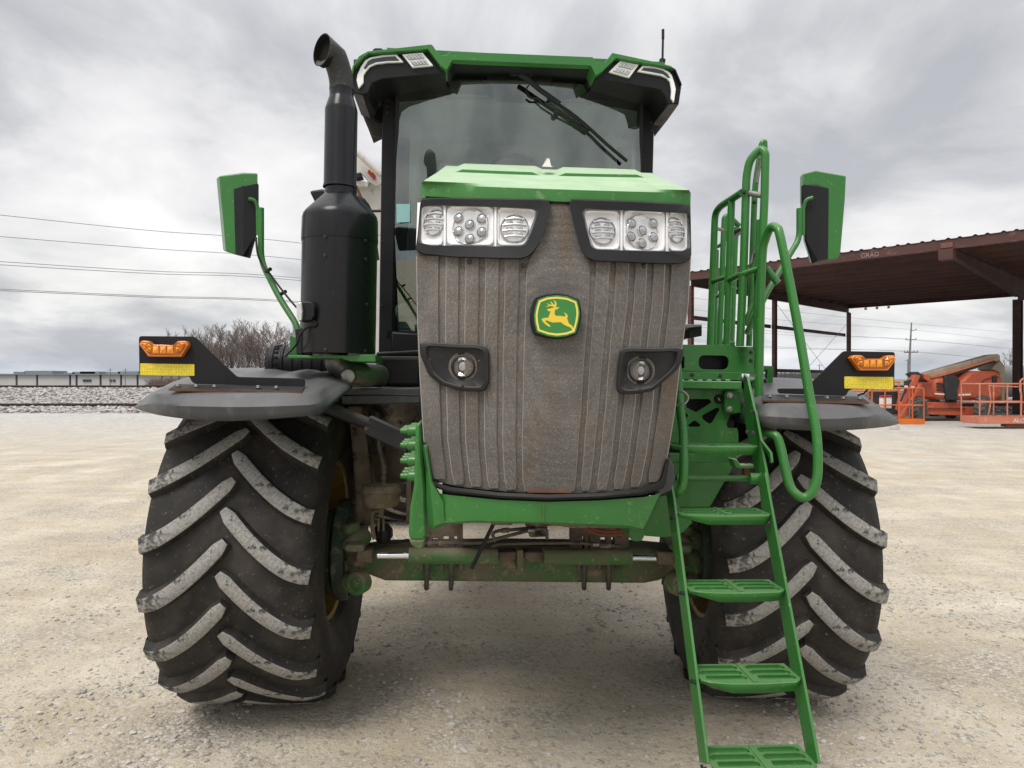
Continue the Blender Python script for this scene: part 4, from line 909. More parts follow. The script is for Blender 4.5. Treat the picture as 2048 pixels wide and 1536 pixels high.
tb('fender_cable', [(560, 772, -.6), (640, 783, -.65), (668, 789, -.6), (700, 791, -.45), (760, 790, -.42), (842, 791, -.42)], .0045, 'black_plastic', fil=0, smooth=4)
m = MB(); m.box((0, 1.6, 1.33), (1.86, 2.6, .56)); m.build('chassis_tank', MT['mud'], mc, bevel=.03)
m = MB(); m.box((-.36, 1.6, 1.16), (.1, 4.2, .26)); m.build('chassis_rail', MT['green_dirty'], mc, bevel=.006); m = MB(); m.box((.36, 1.6, 1.16), (.1, 4.2, .26)); m.build('chassis_rail', MT['green_dirty'], mc, bevel=.006)
m = MB(); m.box((0, -.78, 1.65), (.84, .5, 1.12)); m.build('dark_grille_backing', MT['black_plastic'], mc, bevel=.02)  # black box added behind the grille to darken see-through gaps
m = MB(); m.box((0, 4.7, .78), (1.9, .22, .2)); m.build('rear_axle', MT['green_dirty'], mc, bevel=.02)
m = MB(); m.box((0, -.3, 1.42), (.62, 1.4, .5)); m.build('engine_block', MT['black_plastic'], mc, bevel=.03)
lx('chassis_bracket', [(812, 960), (822, 960), (822, 1050), (812, 1046)], -.2, .1, 'mud')
lx('pipe_clamp_plate', [(736, 893), (770, 893), (770, 908), (736, 908)], -.05, .03, 'black_dusty')
# ---------------------------------------------------------------- bonnet surface
LE_ = [(833, 400), (832, 520), (834, 640), (839, 756), (846.6, 881), (855, 930), (866, 980)]
RE_ = [(1381, 400), (1382, 520), (1378, 600), (1376, 620), (1365, 694), (1351, 819), (1336, 912), (1320, 975)]
def interp(t, xy):
    if t <= xy[0][0]: return xy[0][1]
    for (a, fa), (b, fb) in zip(xy, xy[1:]):
        if t <= b: return fa+(fb-fa)*(t-a)/(b-a)
    return xy[-1][1]
def xl(y): return interp(y, [(b, a) for a, b in LE_])
def xr(y): return interp(y, [(b, a) for a, b in RE_])
HWT = []
for y in (980, 930, 881, 819, 756, 694, 600, 520, 400):
    a = L(xl(y), y, -1.19); b = L(xr(y), y, -1.19); HWT.append(((a.z+b.z)/2, (b.x-a.x)/2))
def hw(w): return interp(w, HWT)
V0 = [(1.2, -1.36), (1.45, -1.395), (1.75, -1.405), (2.05, -1.375), (2.25, -1.345), (2.4, -1.32)]
def GS(px, py, off=0.0):
    v = -1.36
    for _ in range(7):
        p = L(px, py, v); s = min(abs(p.x/hw(p.z)), 1.15); v = interp(p.z, V0) + .17*s**2.6 - off
    return L(px, py, v)
def FR(px, py, off=0.0):
    p = GS(px, py, off); a = GS(px+4, py, off)-GS(px-4, py, off); b = GS(px, py-4, off)-GS(px, py+4, off)
    n = a.cross(b).normalized(); x = a.normalized(); y = n.cross(x)
    return Matrix.Translation(p) @ Matrix((x, y, n)).transposed().to_4x4()
def patch(name, top, bot, nr, off, mt, par, ncol=None, nc=16, bevel=0, th=0, smooth=35):
    def res(poly, n):
        d = [0]
        for a, b in zip(poly, poly[1:]): d.append(d[-1]+math.hypot(b[0]-a[0], b[1]-a[1]))
        out = []
        for i in range(n+1):
            t = d[-1]*i/n; out.append((interp(t, list(zip(d, [q[0] for q in poly]))), interp(t, list(zip(d, [q[1] for q in poly])))))
        return out
    T = res(top, nc); B = res(bot, nc); m = MB()
    m.grid([[GS(a[0]+(b[0]-a[0])*j/nr, a[1]+(b[1]-a[1])*j/nr, off) for a, b in zip(T, B)] for j in range(nr+1)])
    return m.build(name, MT[mt], par, smooth=smooth, solid=th)
def ringloft(name, rings, mt, par, n=72, cap=False, bevel=0):
    """rings: list of (closed outline in px, offset); resampled by angle about the centre"""
    c0 = rings[0][0]; cx = sum(p[0] for p in c0)/len(c0); cy = sum(p[1] for p in c0)/len(c0); rows = []
    for out, off in rings:
        if len(out) > 8: q = [Vector((a, b, 0)) for a, b in out]
        else: q = [Vector((a, b, 0)) for a, b in out]
        row = []
        for k in range(n):
            an = 2*math.pi*k/n; d = Vector((math.cos(an), math.sin(an), 0)); best = None
            for i in range(len(q)):
                a = q[i]-Vector((cx, cy, 0)); b = q[(i+1) % len(q)]-Vector((cx, cy, 0)); e_ = b-a
                den_ = d.x*e_.y-d.y*e_.x
                if abs(den_) < 1e-9: continue
                t = (a.x*e_.y-a.y*e_.x)/den_; u = (a.x*d.y-a.y*d.x)/den_
                if t > 0 and -1e-6 <= u <= 1+1e-6 and (best is None or t > best): best = t
            row.append(GS(cx+d.x*best, cy+d.y*best, off))
        rows.append(row)
    m = MB(); m.grid(rows, closed=True)
    if cap: m.f.append([(len(rows)-1)*n+k for k in range(n)]); m.m.append(0)
    return m.build(name, MT[mt], par, smooth=40)
def rpoly(pts, r, n=4): return [(p.x, p.y) for p in fillet([Vector((a, b, 0)) for a, b in pts], r, n, True)]
# grille: recessed sheet with proud ribs
gr = part('grille')
def yb(a): return 986 - 18*abs(a)**2.2 - 14*abs(a)**14 + 4*a
rows = []
for j in range(41):
    row = []
    for i in range(49):
        a = -1+2*i/48; y = 396+(yb(a)-396)*j/40; x = (xl(y)+xr(y))/2 + a*(xr(y)-xl(y))/2; row.append(GS(x, y, 0))
    rows.append(row)
m = MB(); m.grid(rows); m.build('grille_sheet', MT['grille'], gr, smooth=60)
def rib(tl, tr, bl_, br, ytop, nm='grille_rib', off=.011, lpoly=None, rpoly_=None):
    rows = []; ca = lambda x, y: (x-(xl(y)+xr(y))/2)/((xr(y)-xl(y))/2)
    al, ar, bl2, br2 = ca(tl, 546), ca(tr, 546), ca(bl_, 970), ca(br, 970); N = 26
    edge = nm == 'grille_rib' and (al < -.99 or ar > .99)
    for j in range(N+1):
        t = j/N; y = ytop+(yb((bl2+br2)/2)-4-ytop)*t
        k = (y-546)/(970-546)
        A = al+(bl2-al)*k; B = ar+(br2-ar)*k; mid = (xl(y)+xr(y))/2; h = (xr(y)-xl(y))/2
        x0, x1 = mid+A*h, mid+B*h
        if lpoly and y < 546: x0 = interp(y, lpoly); x1 = interp(y, rpoly_)
        if al < -.99: x0 = xl(y)
        if ar > .99: x1 = xr(y)
        if t > .985: x0 += 3; x1 -= 3
        b_ = 1.9; row = [GS(x0, y, -.001), GS(x0+b_, y, off)] + [GS(x0+b_+(x1-x0-2*b_)*q/4, y, off) for q in (1, 2, 3)] + [GS(x1-b_, y, off), GS(x1, y, -.001)]
        rows.append(row)
    rows.append([p+Vector((0, off, -.002)) for p in rows[-1]])
    m = MB(); m.grid(rows); nq = len(rows[0])-1
    m.m = [1 if k % nq in (0, nq-1) else 0 for k in range(len(m.f))]; return m.build(nm, [MT['grille'], MT['rib_edge']], gr, smooth=30)
TT = [(831, 878), (891, 918), (930, 958), (970, 998), (1009, 1038), (1191, 1219), (1231, 1258), (1270, 1294), (1306, 1330), (1341, 1382)]
BB = [(862, 897), (907, 931), (940, 965), (975, 999), (1009, 1034), (1161, 1181), (1193, 1215), (1226, 1248), (1259, 1281), (1292, 1322)]
for (a, b), (c_, d_) in zip(TT, BB): rib(a, b, c_, d_, 512)
rib(1052, 1180, 1045, 1151, 404, 'grille_centre_panel', .013, [(404, 1100), (460, 1088), (500, 1070), (522, 1055), (546, 1052)], [(404, 1140), (460, 1152), (500, 1168), (522, 1180), (546, 1180)])
lx('wear_strip', [(1052, 981), (1146, 982), (1142, 986), (1056, 985)], -1.43, .01, 'rust', gr, 0)
for x, y in ((939, 524), (1046, 531), (1288, 532)): bolt(GS(x, y, .012), gr, 'dark', s=1.2)
# black trim under the grille
inn = [(849, 885), (856, 932), (866, 962), (900, 974), (1000, 985), (1095, 989), (1200, 986), (1280, 977), (1322, 962), (1334, 918)]
out = [(846, 885), (851, 938), (861, 972), (898, 985), (1000, 996), (1095, 1000), (1200, 997), (1285, 990), (1330, 975), (1339, 918)]
def res_(poly, n):
    d = [0]
    for a, b in zip(poly, poly[1:]): d.append(d[-1]+math.hypot(b[0]-a[0], b[1]-a[1]))
    return [(interp(d[-1]*i/n, list(zip(d, [q[0] for q in poly]))), interp(d[-1]*i/n, list(zip(d, [q[1] for q in poly])))) for i in range(n+1)]
A_, B_ = res_(inn, 60), res_(out, 60)
m = MB(); m.grid([[GS(x, y, .0) for x, y in A_], [GS(x, y, .022) for x, y in A_], [GS(x+(x2-x)*.6, y+(y2-y)*.6, .028) for (x, y), (x2, y2) in zip(A_, B_)], [GS(x, y, .02) for x, y in B_], [GS(x, y, -.06) for x, y in B_]]); m.build('lower_trim', MT['black_dusty'], mc, smooth=40)
lx('trim_flare', [(1337, 912), (1349, 932), (1351, 958), (1343, 982), (1318, 992), (1280, 991), (1318, 972)], -1.16, .10, 'fender', bevel=.008)
# bumper
TBp = [(845, 892), (851, 945), (864, 982), (898, 990), (1000, 1000), (1095, 1004), (1200, 1001), (1290, 994), (1316, 988)]
top_ = res_([(866, 984), (898, 990), (1000, 1000), (1095, 1004), (1200, 1001), (1290, 994), (1317, 988)], 30)
bot_ = res_([(888, 1046), (945, 1041), (1085, 1044), (1164, 1047), (1257, 1051), (1286, 1058)], 30)
m = MB(); m.grid([[GS(x, y, -.1) for x, y in top_], [GS(x, y, .012) for x, y in top_], [GS(x+(x2-x)*.5, y+(y2-y)*.5, .02) for (x, y), (x2, y2) in zip(top_, bot_)], [GS(x, y, .014) for x, y in bot_], [GS(x, y+4, -.01)+Vector((0, .0, 0)) for x, y in bot_], [GS(x, y+4, -.2) for x, y in bot_]])
bp = m.build('bumper', MT['green'], mc, smooth=50)
m = MB(); m.grid([[GS(845, 890, .0), GS(848, 890, .03), GS(851, 900, .035)], [GS(852, 950, .0), GS(857, 950, .04), GS(862, 962, .04)], [GS(853, 1010, .0), GS(864, 1006, .05), GS(886, 1004, .03)], [GS(858, 1050, .0), GS(868, 1052, .05), GS(890, 1045, .018)], [GS(862, 1058, -.03), GS(869, 1060, .03), GS(888, 1050, -.01)]]); m.build('bumper_horn', MT['green'], bp, solid=.012, bevel=.003)
m = MB(); m.grid([[GS(1317, 988, .012), GS(1322, 986, -.03), GS(1325, 984, -.12)], [GS(1300, 1025, .016), GS(1305, 1024, -.02), GS(1308, 1022, -.12)], [GS(1286, 1058, .014), GS(1290, 1060, -.01), GS(1289, 1061, -.12)]]); m.build('bumper_horn', MT['green'], bp, solid=.01)
lx('bumper_stiffener', [(890, 1047), (940, 1046), (948, 1040), (975, 1041), (985, 1050), (1022, 1050), (1032, 1043), (1055, 1045), (1065, 1052), (1120, 1052), (1140, 1056), (1255, 1056), (1262, 1045), (1100, 1035), (890, 1035)], -1.2, .06, 'mud', bevel=0)
m = MB(); a, b = GS(1087, 1006, .024), GS(1086, 1043, .02); m.bar(a, b, .0025, .003); m.build('weld_seam', MT['canister'], bp)
lx('frame_horn', [(831, 849), (843, 842), (846, 915), (852, 981), (854, 1070), (848, 1082), (820, 1082), (817, 1066), (820, 1015), (828, 970), (830, 893)], -1.12, .28, 'green', bevel=.012)
lx('frame_horn', [(1258, 1050), (1290, 1052), (1292, 1068), (1285, 1084), (1266, 1084), (1258, 1070)], -1.0, .2, 'green', bevel=.012)
lx('frame_horn_foot', [(818, 1080), (850, 1080), (848, 1098), (832, 1098), (822, 1090)], -.75, .2, 'green_dirty', bevel=.008)
for y in (862, 890.6, 921.6, 952):
    for k, v in enumerate((-1.03, -.93, -.83)):
        q = L(831, y, -1.03); p0 = Vector((q.x+.01, v, q.z)); e = empty_p = part('grease_manifold_nut') if k == 0 else e
        m = MB(); RXn = Matrix.Translation((p0.x, v, p0.z)) @ Matrix.Rotation(R(-90), 4, 'Y')
        m.lathe([(.021, -.02), (.0215, .034), (.018, .04), (.012, .042), (.012, .052), (.0105, .054), (.0105, .068), (.008, .07)], 16, mat=RXn); m.build('grease_fitting', MT['green'], e, smooth=40)
# bonnet top
def rowc(l, r, v0_, off=None, nc=32, crown=0):
    row = []
    for i in range(nc+1):
        t = i/nc; a = 2*t-1; x = l[0]+(r[0]-l[0])*t; y = l[1]+(r[1]-l[1])*t - crown*(1-a*a)
        row.append(GS(x, y, off) if off is not None else L(x, y, v0_ + .10*abs(a)**3))
    return row
bn = part('bonnet')
rA = rowc((841, 392), (1381, 409), 0, .02, crown=-2); rA0 = rowc((843, 391), (1379, 408), 0, -.01, crown=-2); rB = rowc((842.5, 368), (1381.5, 386), 0, .028, crown=-1.5); rB2 = rowc((847, 362), (1378, 380), -1.325, crown=-1.5)
rC = rowc((877, 343), (1320, 356), -1.02, crown=-2.5)
m = MB(); m.grid([rA0, rA, rB, rB2, rC]); 
def lift(row, dz, v=None): return [Vector((p.x, p.y if v is None else v, p.z+dz)) for p in row]
rD = rowc((892, 331.5), (1303, 346), -.35); rE = [Vector((p.x, .34, p.z+.005)) for p in rD]
m.grid([rC, rD, rE]); m.build('bonnet_shell', MT['green_top'], bn, smooth=28)
for (a0, b0, a1, b1) in ((.075, .455, .055, .47), (.54, .93, .535, .95)):      # the two raised top pads
    rows = []
    for (f0, f1, ry, lf) in ((a0, b0, .05, .0), (a0, b0, .05, .012), (a1, b1, .93, .016), (a1, b1, 1, .0)):
        row = []
        for i in range(13):
            t = f0+(f1-f0)*i/12; k = t*32; j = min(int(k), 31); p = rC[j].lerp(rC[j+1], k-j); q = rD[j].lerp(rD[j+1], k-j); w_ = p.lerp(q, ry); row.append(w_+Vector((0, 0, lf if 0 < i < 12 else 0)))
        rows.append(row)
    m = MB(); m.grid(rows); m.build('bonnet_pad', MT['green_top'], bn, smooth=30)
for s in (0, -1):
    m = MB(); tops_ = [rB2[s], rC[s], rD[s], rE[s]]; sg = -1 if s == 0 else 1
    m.grid([[Vector((p.x*.985, p.y+.03, p.z-.004)) for p in tops_], [Vector((sg*min(abs(p.x), .48), max(p.y, -1.1), max(1.9, p.z-.35))) for p in tops_], [Vector((sg*.44, max(p.y, -1.02), 1.34)) for p in tops_]])
    m.build('bonnet_side', MT['green'], bn, smooth=30)
m = MB(); a = L(1095, 318, -.9); b0 = [L(1084, 333, -.92), L(1103, 334, -.94), L(1107, 333, -.7), L(1088, 332, -.7)]
tp = [a+Vector((-.004, -.01, 0)), a+Vector((.006, -.01, 0)), a+Vector((.006, .08, 0)), a+Vector((-.004, .08, 0))]; m.add(b0+tp, [(0, 1, 5, 4), (1, 2, 6, 5), (2, 3, 7, 6), (3, 0, 4, 7), (4, 5, 6, 7)]); m.build('bonnet_marker', MT['white'], bn, smooth=0)
# ---------------------------------------------------------------- headlights
def mir(pts): return pts
H = {'l': dict(outer=[(842, 395), (960, 396), (1097, 398), (1103, 404), (1094, 445), (1085, 473), (1075, 493), (1061, 511), (1044, 519), (905, 515), (834, 507), (830, 496), (834, 482), (840, 411)],
    win=[(841.5, 410), (891, 411), (990, 414), (1078, 417), (1066, 455), (1052, 489), (1045, 493), (933, 492), (848, 490), (835, 485), (837.5, 450)],
    lamps=[(870.4, 446, 28), (1029.6, 458, 29)], cl=(940.4, 454.5), leds=[(917, 436.7), (963.9, 437.5), (939.8, 449.7), (917, 463), (963.9, 464.4), (939.8, 478)], div=(889.5, 991), x=(838, 1078), yy=(409, 491)),
    'r': dict(outer=[(1143, 397), (1260, 401), (1381, 408), (1383, 515), (1378, 524), (1355, 529), (1290, 527), (1188, 522.5), (1171, 515), (1157, 484), (1146, 440), (1137, 403)],
    win=[(1163, 416.5), (1245, 420.5), (1380, 427), (1381.5, 465), (1381, 503), (1290, 502), (1190, 499), (1183, 494), (1172, 455)],
    lamps=[(1204, 462.5, 28), (1349, 461, 28)], cl=(1284.4, 465.8), leds=[(1262.6, 446.9), (1307, 447.4), (1284.4, 461.6), (1261.8, 473.5), (1306.5, 474.3), (1283.6, 487)], div=(1243, 1334), x=(1163, 1379), yy=(417, 503))}
MM = .00177
for key, h in H.items():
    hl = part('headlight')
    o_ = rpoly(h['outer'], 6, 2); w_ = rpoly(h['win'], 3, 2)
    cxo = sum(a for a, b in h['outer'])/len(h['outer']); cyo = sum(b for a, b in h['outer'])/len(h['outer'])
    inner_o = [(cxo+(a-cxo)*.997, cyo+(b-cyo)*.96) for a, b in o_]
    ringloft('headlight_bezel', [(o_, -.01), (o_, .030), (inner_o, .040), (w_, .037), (w_, .002)], 'black_plastic', hl)
    x0, x1 = h['x']; y0, y1 = h['yy']
    patch('reflector_housing', [(x0-3, y0-4), (x1+3, y0-2+6)], [(x0-6, y1+4), (x1+3, y1+6)], 6, .004, 'reflector', hl, nc=30)
    for d in h['div']:
        m = MB(); rws = []
        for yy in (y0-2, (y0+y1)/2, y1+4): rws.append([GS(d-5, yy, .005), GS(d-1.5, yy, .022), GS(d+1.5, yy, .022), GS(d+5, yy, .005)])
        m.grid(rws); m.build('reflector_divider', MT['reflector'], hl)
    xs_ = [x0]+list(h['div'])+[x1]
    for a, b in zip(xs_, xs_[1:]):                        # cupped cell of each lamp
        c_ = [(a+4, y0+2), (b-4, y0+3), (b-4, y1), (a+4, y1-1)]
        if b == 1078: c_ = [(a+4, y0+4), (b-2, y0+9), (b-28, y1), (a+4, y1)]
        if a == 1163: c_ = [(a+2, y0+2), (b-4, y0+4), (b-4, y1-3), (a+24, y1-4)]
        rr = rpoly(c_, 10, 4); cc_ = ((c_[0][0]+c_[1][0]+c_[2][0]+c_[3][0])/4, (y0+y1)/2)
        in_ = [(cc_[0]+(p[0]-cc_[0])*.84, cc_[1]+(p[1]-cc_[1])*.84) for p in rr]
        ringloft('reflector_cup', [(rr, .014), ([(cc_[0]+(p[0]-cc_[0])*.95, cc_[1]+(p[1]-cc_[1])*.95) for p in rr], .016), (in_, .009)], 'reflector', hl, n=40, cap=True)
    for (x, y, r) in h['lamps']:
        f = FR(x, y, .010); m = MB(); rm = r*MM; m.lathe([(rm, 0), (rm, .006), (rm*.96, .009), (rm*.93, .006)], 36, mat=f, cap=False); lr = m.build('lamp_ring', MT['lamp_dark'], hl)
        m = MB(); m.lathe([(rm*.95, .003), (rm*.6, .007), (.001, .008)], 36, mat=f, cap=False); m.build('lamp_lens', MT['lamp_glass'], hl)
        for k, dy in enumerate((-.62, -.2, .2, .62)):       # horizontal reflector fins
            wd = rm*math.sqrt(1-dy*dy)*1.7; q = [f @ Vector((wd*(t-.5), dy*rm + .004*math.cos((t-.5)*3), .010)) for t in (0, .25, .5, .75, 1)]; m = MB(); m.tube(q, .0032, 6); m.build('lamp_fin', MT['fin'], hl)
        for dy in (-.42, 0, .42):
            for tx in (-.35, .35):
                m = MB(); m.box((rm*tx, dy*rm, .009), (rm*.42, rm*.20, .006), mat=f); m.build('lamp_element', MT['lamp_dark'], hl, bevel=.002)
    f = FR(h['cl'][0], h['cl'][1], .009); rm = 38*MM; m = MB(); m.lathe([(rm, .0), (rm, .006), (rm*.96, .008), (rm*.94, .002), (.001, .002)], 8*5, mat=f, cap=False); cl = m.build('led_cluster', MT['lamp_glass'], hl)
    for (x, y) in h['leds']:
        f = FR(x, y, .016); rm = 11*MM; m = MB(); m.lathe([(rm, -.006), (rm, .002), (rm*.92, .004), (rm*.85, .001)], 22, mat=f, cap=False); m.build('led_ring', MT['fin'], hl)
        m = MB(); m.lathe([(rm*.86, .0), (rm*.75, .006), (rm*.4, .010), (.0005, .011)], 22, mat=f, cap=False); m.build('led_dome', MT['lamp_dark'], hl)
    ringloft('headlight_cover', [(w_, .036), ([(cxo+(a-cxo)*.5, cyo+(b-cyo)*.5) for a, b in w_], .0365)], 'lens', hl, cap=True)
# neck between the headlights
patch('neck_cap', [(1100, 398), (1143, 399)], [(1099, 405), (1142, 407)], 1, .02, 'black_plastic', mc, nc=4, th=.02)
# ---------------------------------------------------------------- fog lamp panels
for pts, c_ in (([(839, 683), (900, 687), (961, 689), (976, 695), (979, 710), (979, 765), (970, 783), (940, 783), (914, 780), (882, 770), (857, 750), (840, 709)], (926, 733)),
                ([(1240, 700), (1250, 695), (1310, 696), (1368, 694), (1364, 725), (1352, 742), (1336, 756), (1307, 781), (1280, 787), (1248, 789), (1235, 785), (1232, 770), (1235, 730)], (1281, 741))):
    o_ = rpoly(pts, 5, 2); cc_ = (sum(p[0] for p in pts)/len(pts), sum(p[1] for p in pts)/len(pts)); sc_ = lambda k, dx=0, dy=0: [(cc_[0]+(a-cc_[0])*k+dx, cc_[1]+(b-cc_[1])*k+dy) for a, b in o_]
    fp = part('fog_lamp')
    cir = lambda r: [(c_[0]+r*math.cos(2*math.pi*i/48), c_[1]+r*math.sin(2*math.pi*i/48)) for i in range(48)]
    ringloft('fog_lamp_surround', [(o_, -.005), (o_, .020), (sc_(.96), .030), (sc_(.85), .032), (sc_(.79), .020), (cir(33), .014), (cir(25), .008), (cir(23), .018), (cir(21), .020), (cir(20), .000)], 'black_dusty', fp, cap=True)
    f = FR(c_[0], c_[1], .003); m = MB(); rm = 20*MM; m.lathe([(rm, 0), (rm*.97, .008), (rm*.7, .016), (rm*.3, .020), (.001, .021)], 32, mat=f, cap=False); m.build('fog_lamp_lens', MT['lens'], fp)
    m = MB(); m.lathe([(rm*.95, .002), (rm*.6, -.006), (rm*.3, -.012), (.001, -.014)], 32, mat=f, cap=False); m.build('fog_lamp_reflector', MT['chrome'], fp)
    m = MB(); m.lathe([(rm*.45, -.004), (rm*.42, .006), (rm*.2, .010), (.001, .011)], 24, mat=f, cap=False); m.build('fog_lamp_projector', MT['lamp_dark'], fp)
    bolt(GS(c_[0]-1, c_[1]+39, .029), fp, 'dark', s=.8)
# ---------------------------------------------------------------- emblem
eb = part('emblem')
def E2(x, y): return 1055+x/15.36, 580+y/15.36
def ep(name, pts, off, th, mt, holes=(), bev=.0008, r=0):
    q = [E2(*p) for p in pts]
    if r: q = rpoly(q, r, 3)
    return lplate(name, q, [rpoly([E2(*p) for p in h], r, 3) for h in holes], -1.42-off, th, MT[mt], eb, bev)
blk = [(250, 250), (500, 165), (850, 120), (1200, 160), (1550, 305), (1625, 600), (1635, 780), (1595, 1050), (1510, 1350), (1200, 1445), (850, 1470), (550, 1425), (240, 1325), (150, 1050), (125, 780), (170, 500)]
grn = [(320, 300), (600, 200), (900, 165), (1220, 200), (1525, 325), (1590, 600), (1600, 750), (1560, 1000), (1480, 1310), (1200, 1410), (900, 1445), (620, 1405), (290, 1295), (215, 1000), (205, 780), (240, 550)]
yo = [(360, 330), (600, 240), (900, 210), (1200, 245), (1495, 360), (1545, 550), (1560, 720), (1530, 950), (1440, 1285), (1200, 1365), (900, 1400), (650, 1365), (325, 1250), (265, 1000), (250, 780), (290, 550)]
yi = [(402, 372), (620, 290), (900, 265), (1190, 295), (1455, 400), (1500, 600), (1508, 760), (1470, 1000), (1398, 1235), (1180, 1310), (900, 1342), (650, 1310), (368, 1215), (320, 980), (305, 780), (340, 560)]
deer = [(605, 605), (640, 585), (800, 545), (812, 520), (760, 500), (680, 490), (620, 510), (568, 535), (600, 500), (640, 480), (655, 455), (635, 440), (590, 418), (640, 425), (690, 455), (745, 450), (740, 415), (688, 355), (740, 375), (780, 420), (800, 450), (825, 455), (845, 420), (830, 360), (805, 310), (860, 350), (890, 410), (885, 480), (870, 535), (900, 540), (975, 525), (935, 575), (890, 600), (850, 595), (835, 660), (830, 740), (870, 795), (1000, 800), (1165, 820), (1175, 800), (1160, 750), (1120, 690), (1190, 730), (1230, 780), (1240, 840), (1205, 860), (1235, 930), (1270, 1030), (1360, 1090), (1420, 1190), (1395, 1248), (1320, 1150), (1200, 1105), (1100, 1050), (1030, 990), (900, 990), (780, 1000), (680, 965), (600, 935), (540, 935), (570, 990), (620, 1030), (670, 1065), (705, 1135), (640, 1115), (560, 1060), (480, 980), (435, 900), (470, 875), (560, 855), (645, 855), (670, 770), (715, 665), (630, 640)]
ep('emblem_backing', blk, .030, .045, 'black_plastic', r=2.5, bev=.003); ep('emblem_plate', grn, .036, .006, 'emblem_green', r=2.5); ep('emblem_border', yo, .0375, .0025, 'yellow_pale', [yi], .0004, 1.5)
ep('emblem_deer', deer, .0372, .002, 'yellow', bev=.0003)
# ---------------------------------------------------------------- fenders with beacon plates
def fender(sg, rows_, plate_pts, amber_pts, refl, bolts, flange):
    fd = part('fender'); m = MB(); n = 26; R_ = []
    for pts in rows_:
        q = [(p if isinstance(p, Vector) else L(*p)) for p in pts]; q = crom(q, 8); d = [0]
        for a, b in zip(q, q[1:]): d.append(d[-1]+(b-a).length)
        R_.append([Vector(tuple(interp(d[-1]*i/n, list(zip(d, [p[k] for p in q]))) for k in range(3))) for i in range(n+1)])
    # smooth between the rows
    F_ = []
    for j in range(len(R_)-1):
        for k in range(4 if j > 0 else 2):
            t = k/(4 if j > 0 else 2)
            F_.append([(R_[j][i].lerp(R_[j+1][i], t)) if j < 4 else (lambda a, b, c, d: .5*((2*b)+(c-a)*t+(2*a-5*b+4*c-d)*t*t+(3*b-a-3*c+d)*t**3))(R_[max(j-1, 0)][i], R_[j][i], R_[j+1][i], R_[min(j+2, len(R_)-1)][i]) for i in range(n+1)])
    F_.append(R_[-1]); m.grid(F_); m.build('fender_shell', MT['fender'], fd, smooth=48, solid=.012)
    o = lx('beacon_plate', plate_pts, -.80, .006, 'black_plastic', fd, .0008, r=.012)
    m = MB(); fl = pl([(p[0], p[1]) for p in flange[:2]], -.80); fr = pl([(p[0], p[1]) for p in flange[2:]], -.90)
    m.ext([fl[0], fl[1], fr[1], fr[0]], (0, 0, -.006)); m.build('mount_flange', MT['black_plastic'], fd, bevel=.001)
    m = MB(); m.bar(fr[0]+Vector((0, -.001, -.003)), fr[1]+Vector((0, -.001, -.003)), .005, .008); m.build('rusty_flange_edge', MT['rust'], fd)
    for x, y in bolts: p = L(x, y, -.85); bolt(Vector((p.x, p.y, fl[0].z+(fr[0].z-fl[0].z)*.5+.001+(p.x-fl[0].x)*(fl[1].z-fl[0].z)/(fl[1].x-fl[0].x))), fd, 'zinc', (0, 0, 1), 1.15)
    a_ = lx('amber_light', amber_pts, -.835, .034, 'amber', fd, .004)
    cx0 = sum(p[0] for p in amber_pts)/len(amber_pts); cy0 = sum(p[1] for p in amber_pts)/len(amber_pts)
    ins = [(cx0+(x-cx0)*.90, cy0+(y-cy0)*.78+1) for x, y in amber_pts]
    lx('amber_lens_panel', ins, -.8375, .003, 'amber_dark', fd, .0008)
    x0, x1 = min(p[0] for p in amber_pts), max(p[0] for p in amber_pts); y1_ = max(p[1] for p in amber_pts); sx_ = (x1-x0)/99.0
    for k in range(3):
        xa = x0+28*sx_+k*14.4*sx_; m = MB(); q = pl([(xa, y1_-21), (xa+11.6*sx_, y1_-21), (xa+11.6*sx_, y1_-7), (xa, y1_-7)], -.8385); c_ = sum(q, Vector())/4 + Vector((0, -.006, 0)); b = len(m.v); m.v += [tuple(p) for p in q]+[tuple(c_)]; m.f += [[b+i, b+(i+1) % 4, b+4] for i in range(4)]; m.m += [0]*4; m.build('amber_cell', MT['amber_in'], fd, smooth=0)
    for side_ in (0, 1):
        X = lambda v: (x0+v*sx_) if side_ == 0 else (x1-v*sx_)
        for tri in ([(5, -27), (18, -29), (15, -19)], [(6, -25), (15, -19), (14, -12)], [(18, -29), (26, -21), (15, -19)], [(15, -19), (26, -20), (25, -8)], [(15, -19), (25, -8), (14, -12)]):
            m = MB(); ca_, cb2_ = sum(t[0] for t in tri)/3, sum(t[1] for t in tri)/3; q = pl([(X(ca_+(a-ca_)*.84), y1_+cb2_+(b-cb2_)*.84) for a, b in tri], -.8385); c_ = sum(q, Vector())/3 + Vector((0, -.006, 0)); b = len(m.v); m.v += [tuple(p) for p in q]+[tuple(c_)]; m.f += [[b+i, b+(i+1) % 3, b+3] for i in range(3)]; m.m += [0]*3; m.build('amber_facet', MT['amber_in'], fd, smooth=0)
    lx('yellow_reflector', refl, -.803, .0025, 'honey', fd, .0006, r=.004)
    return fd
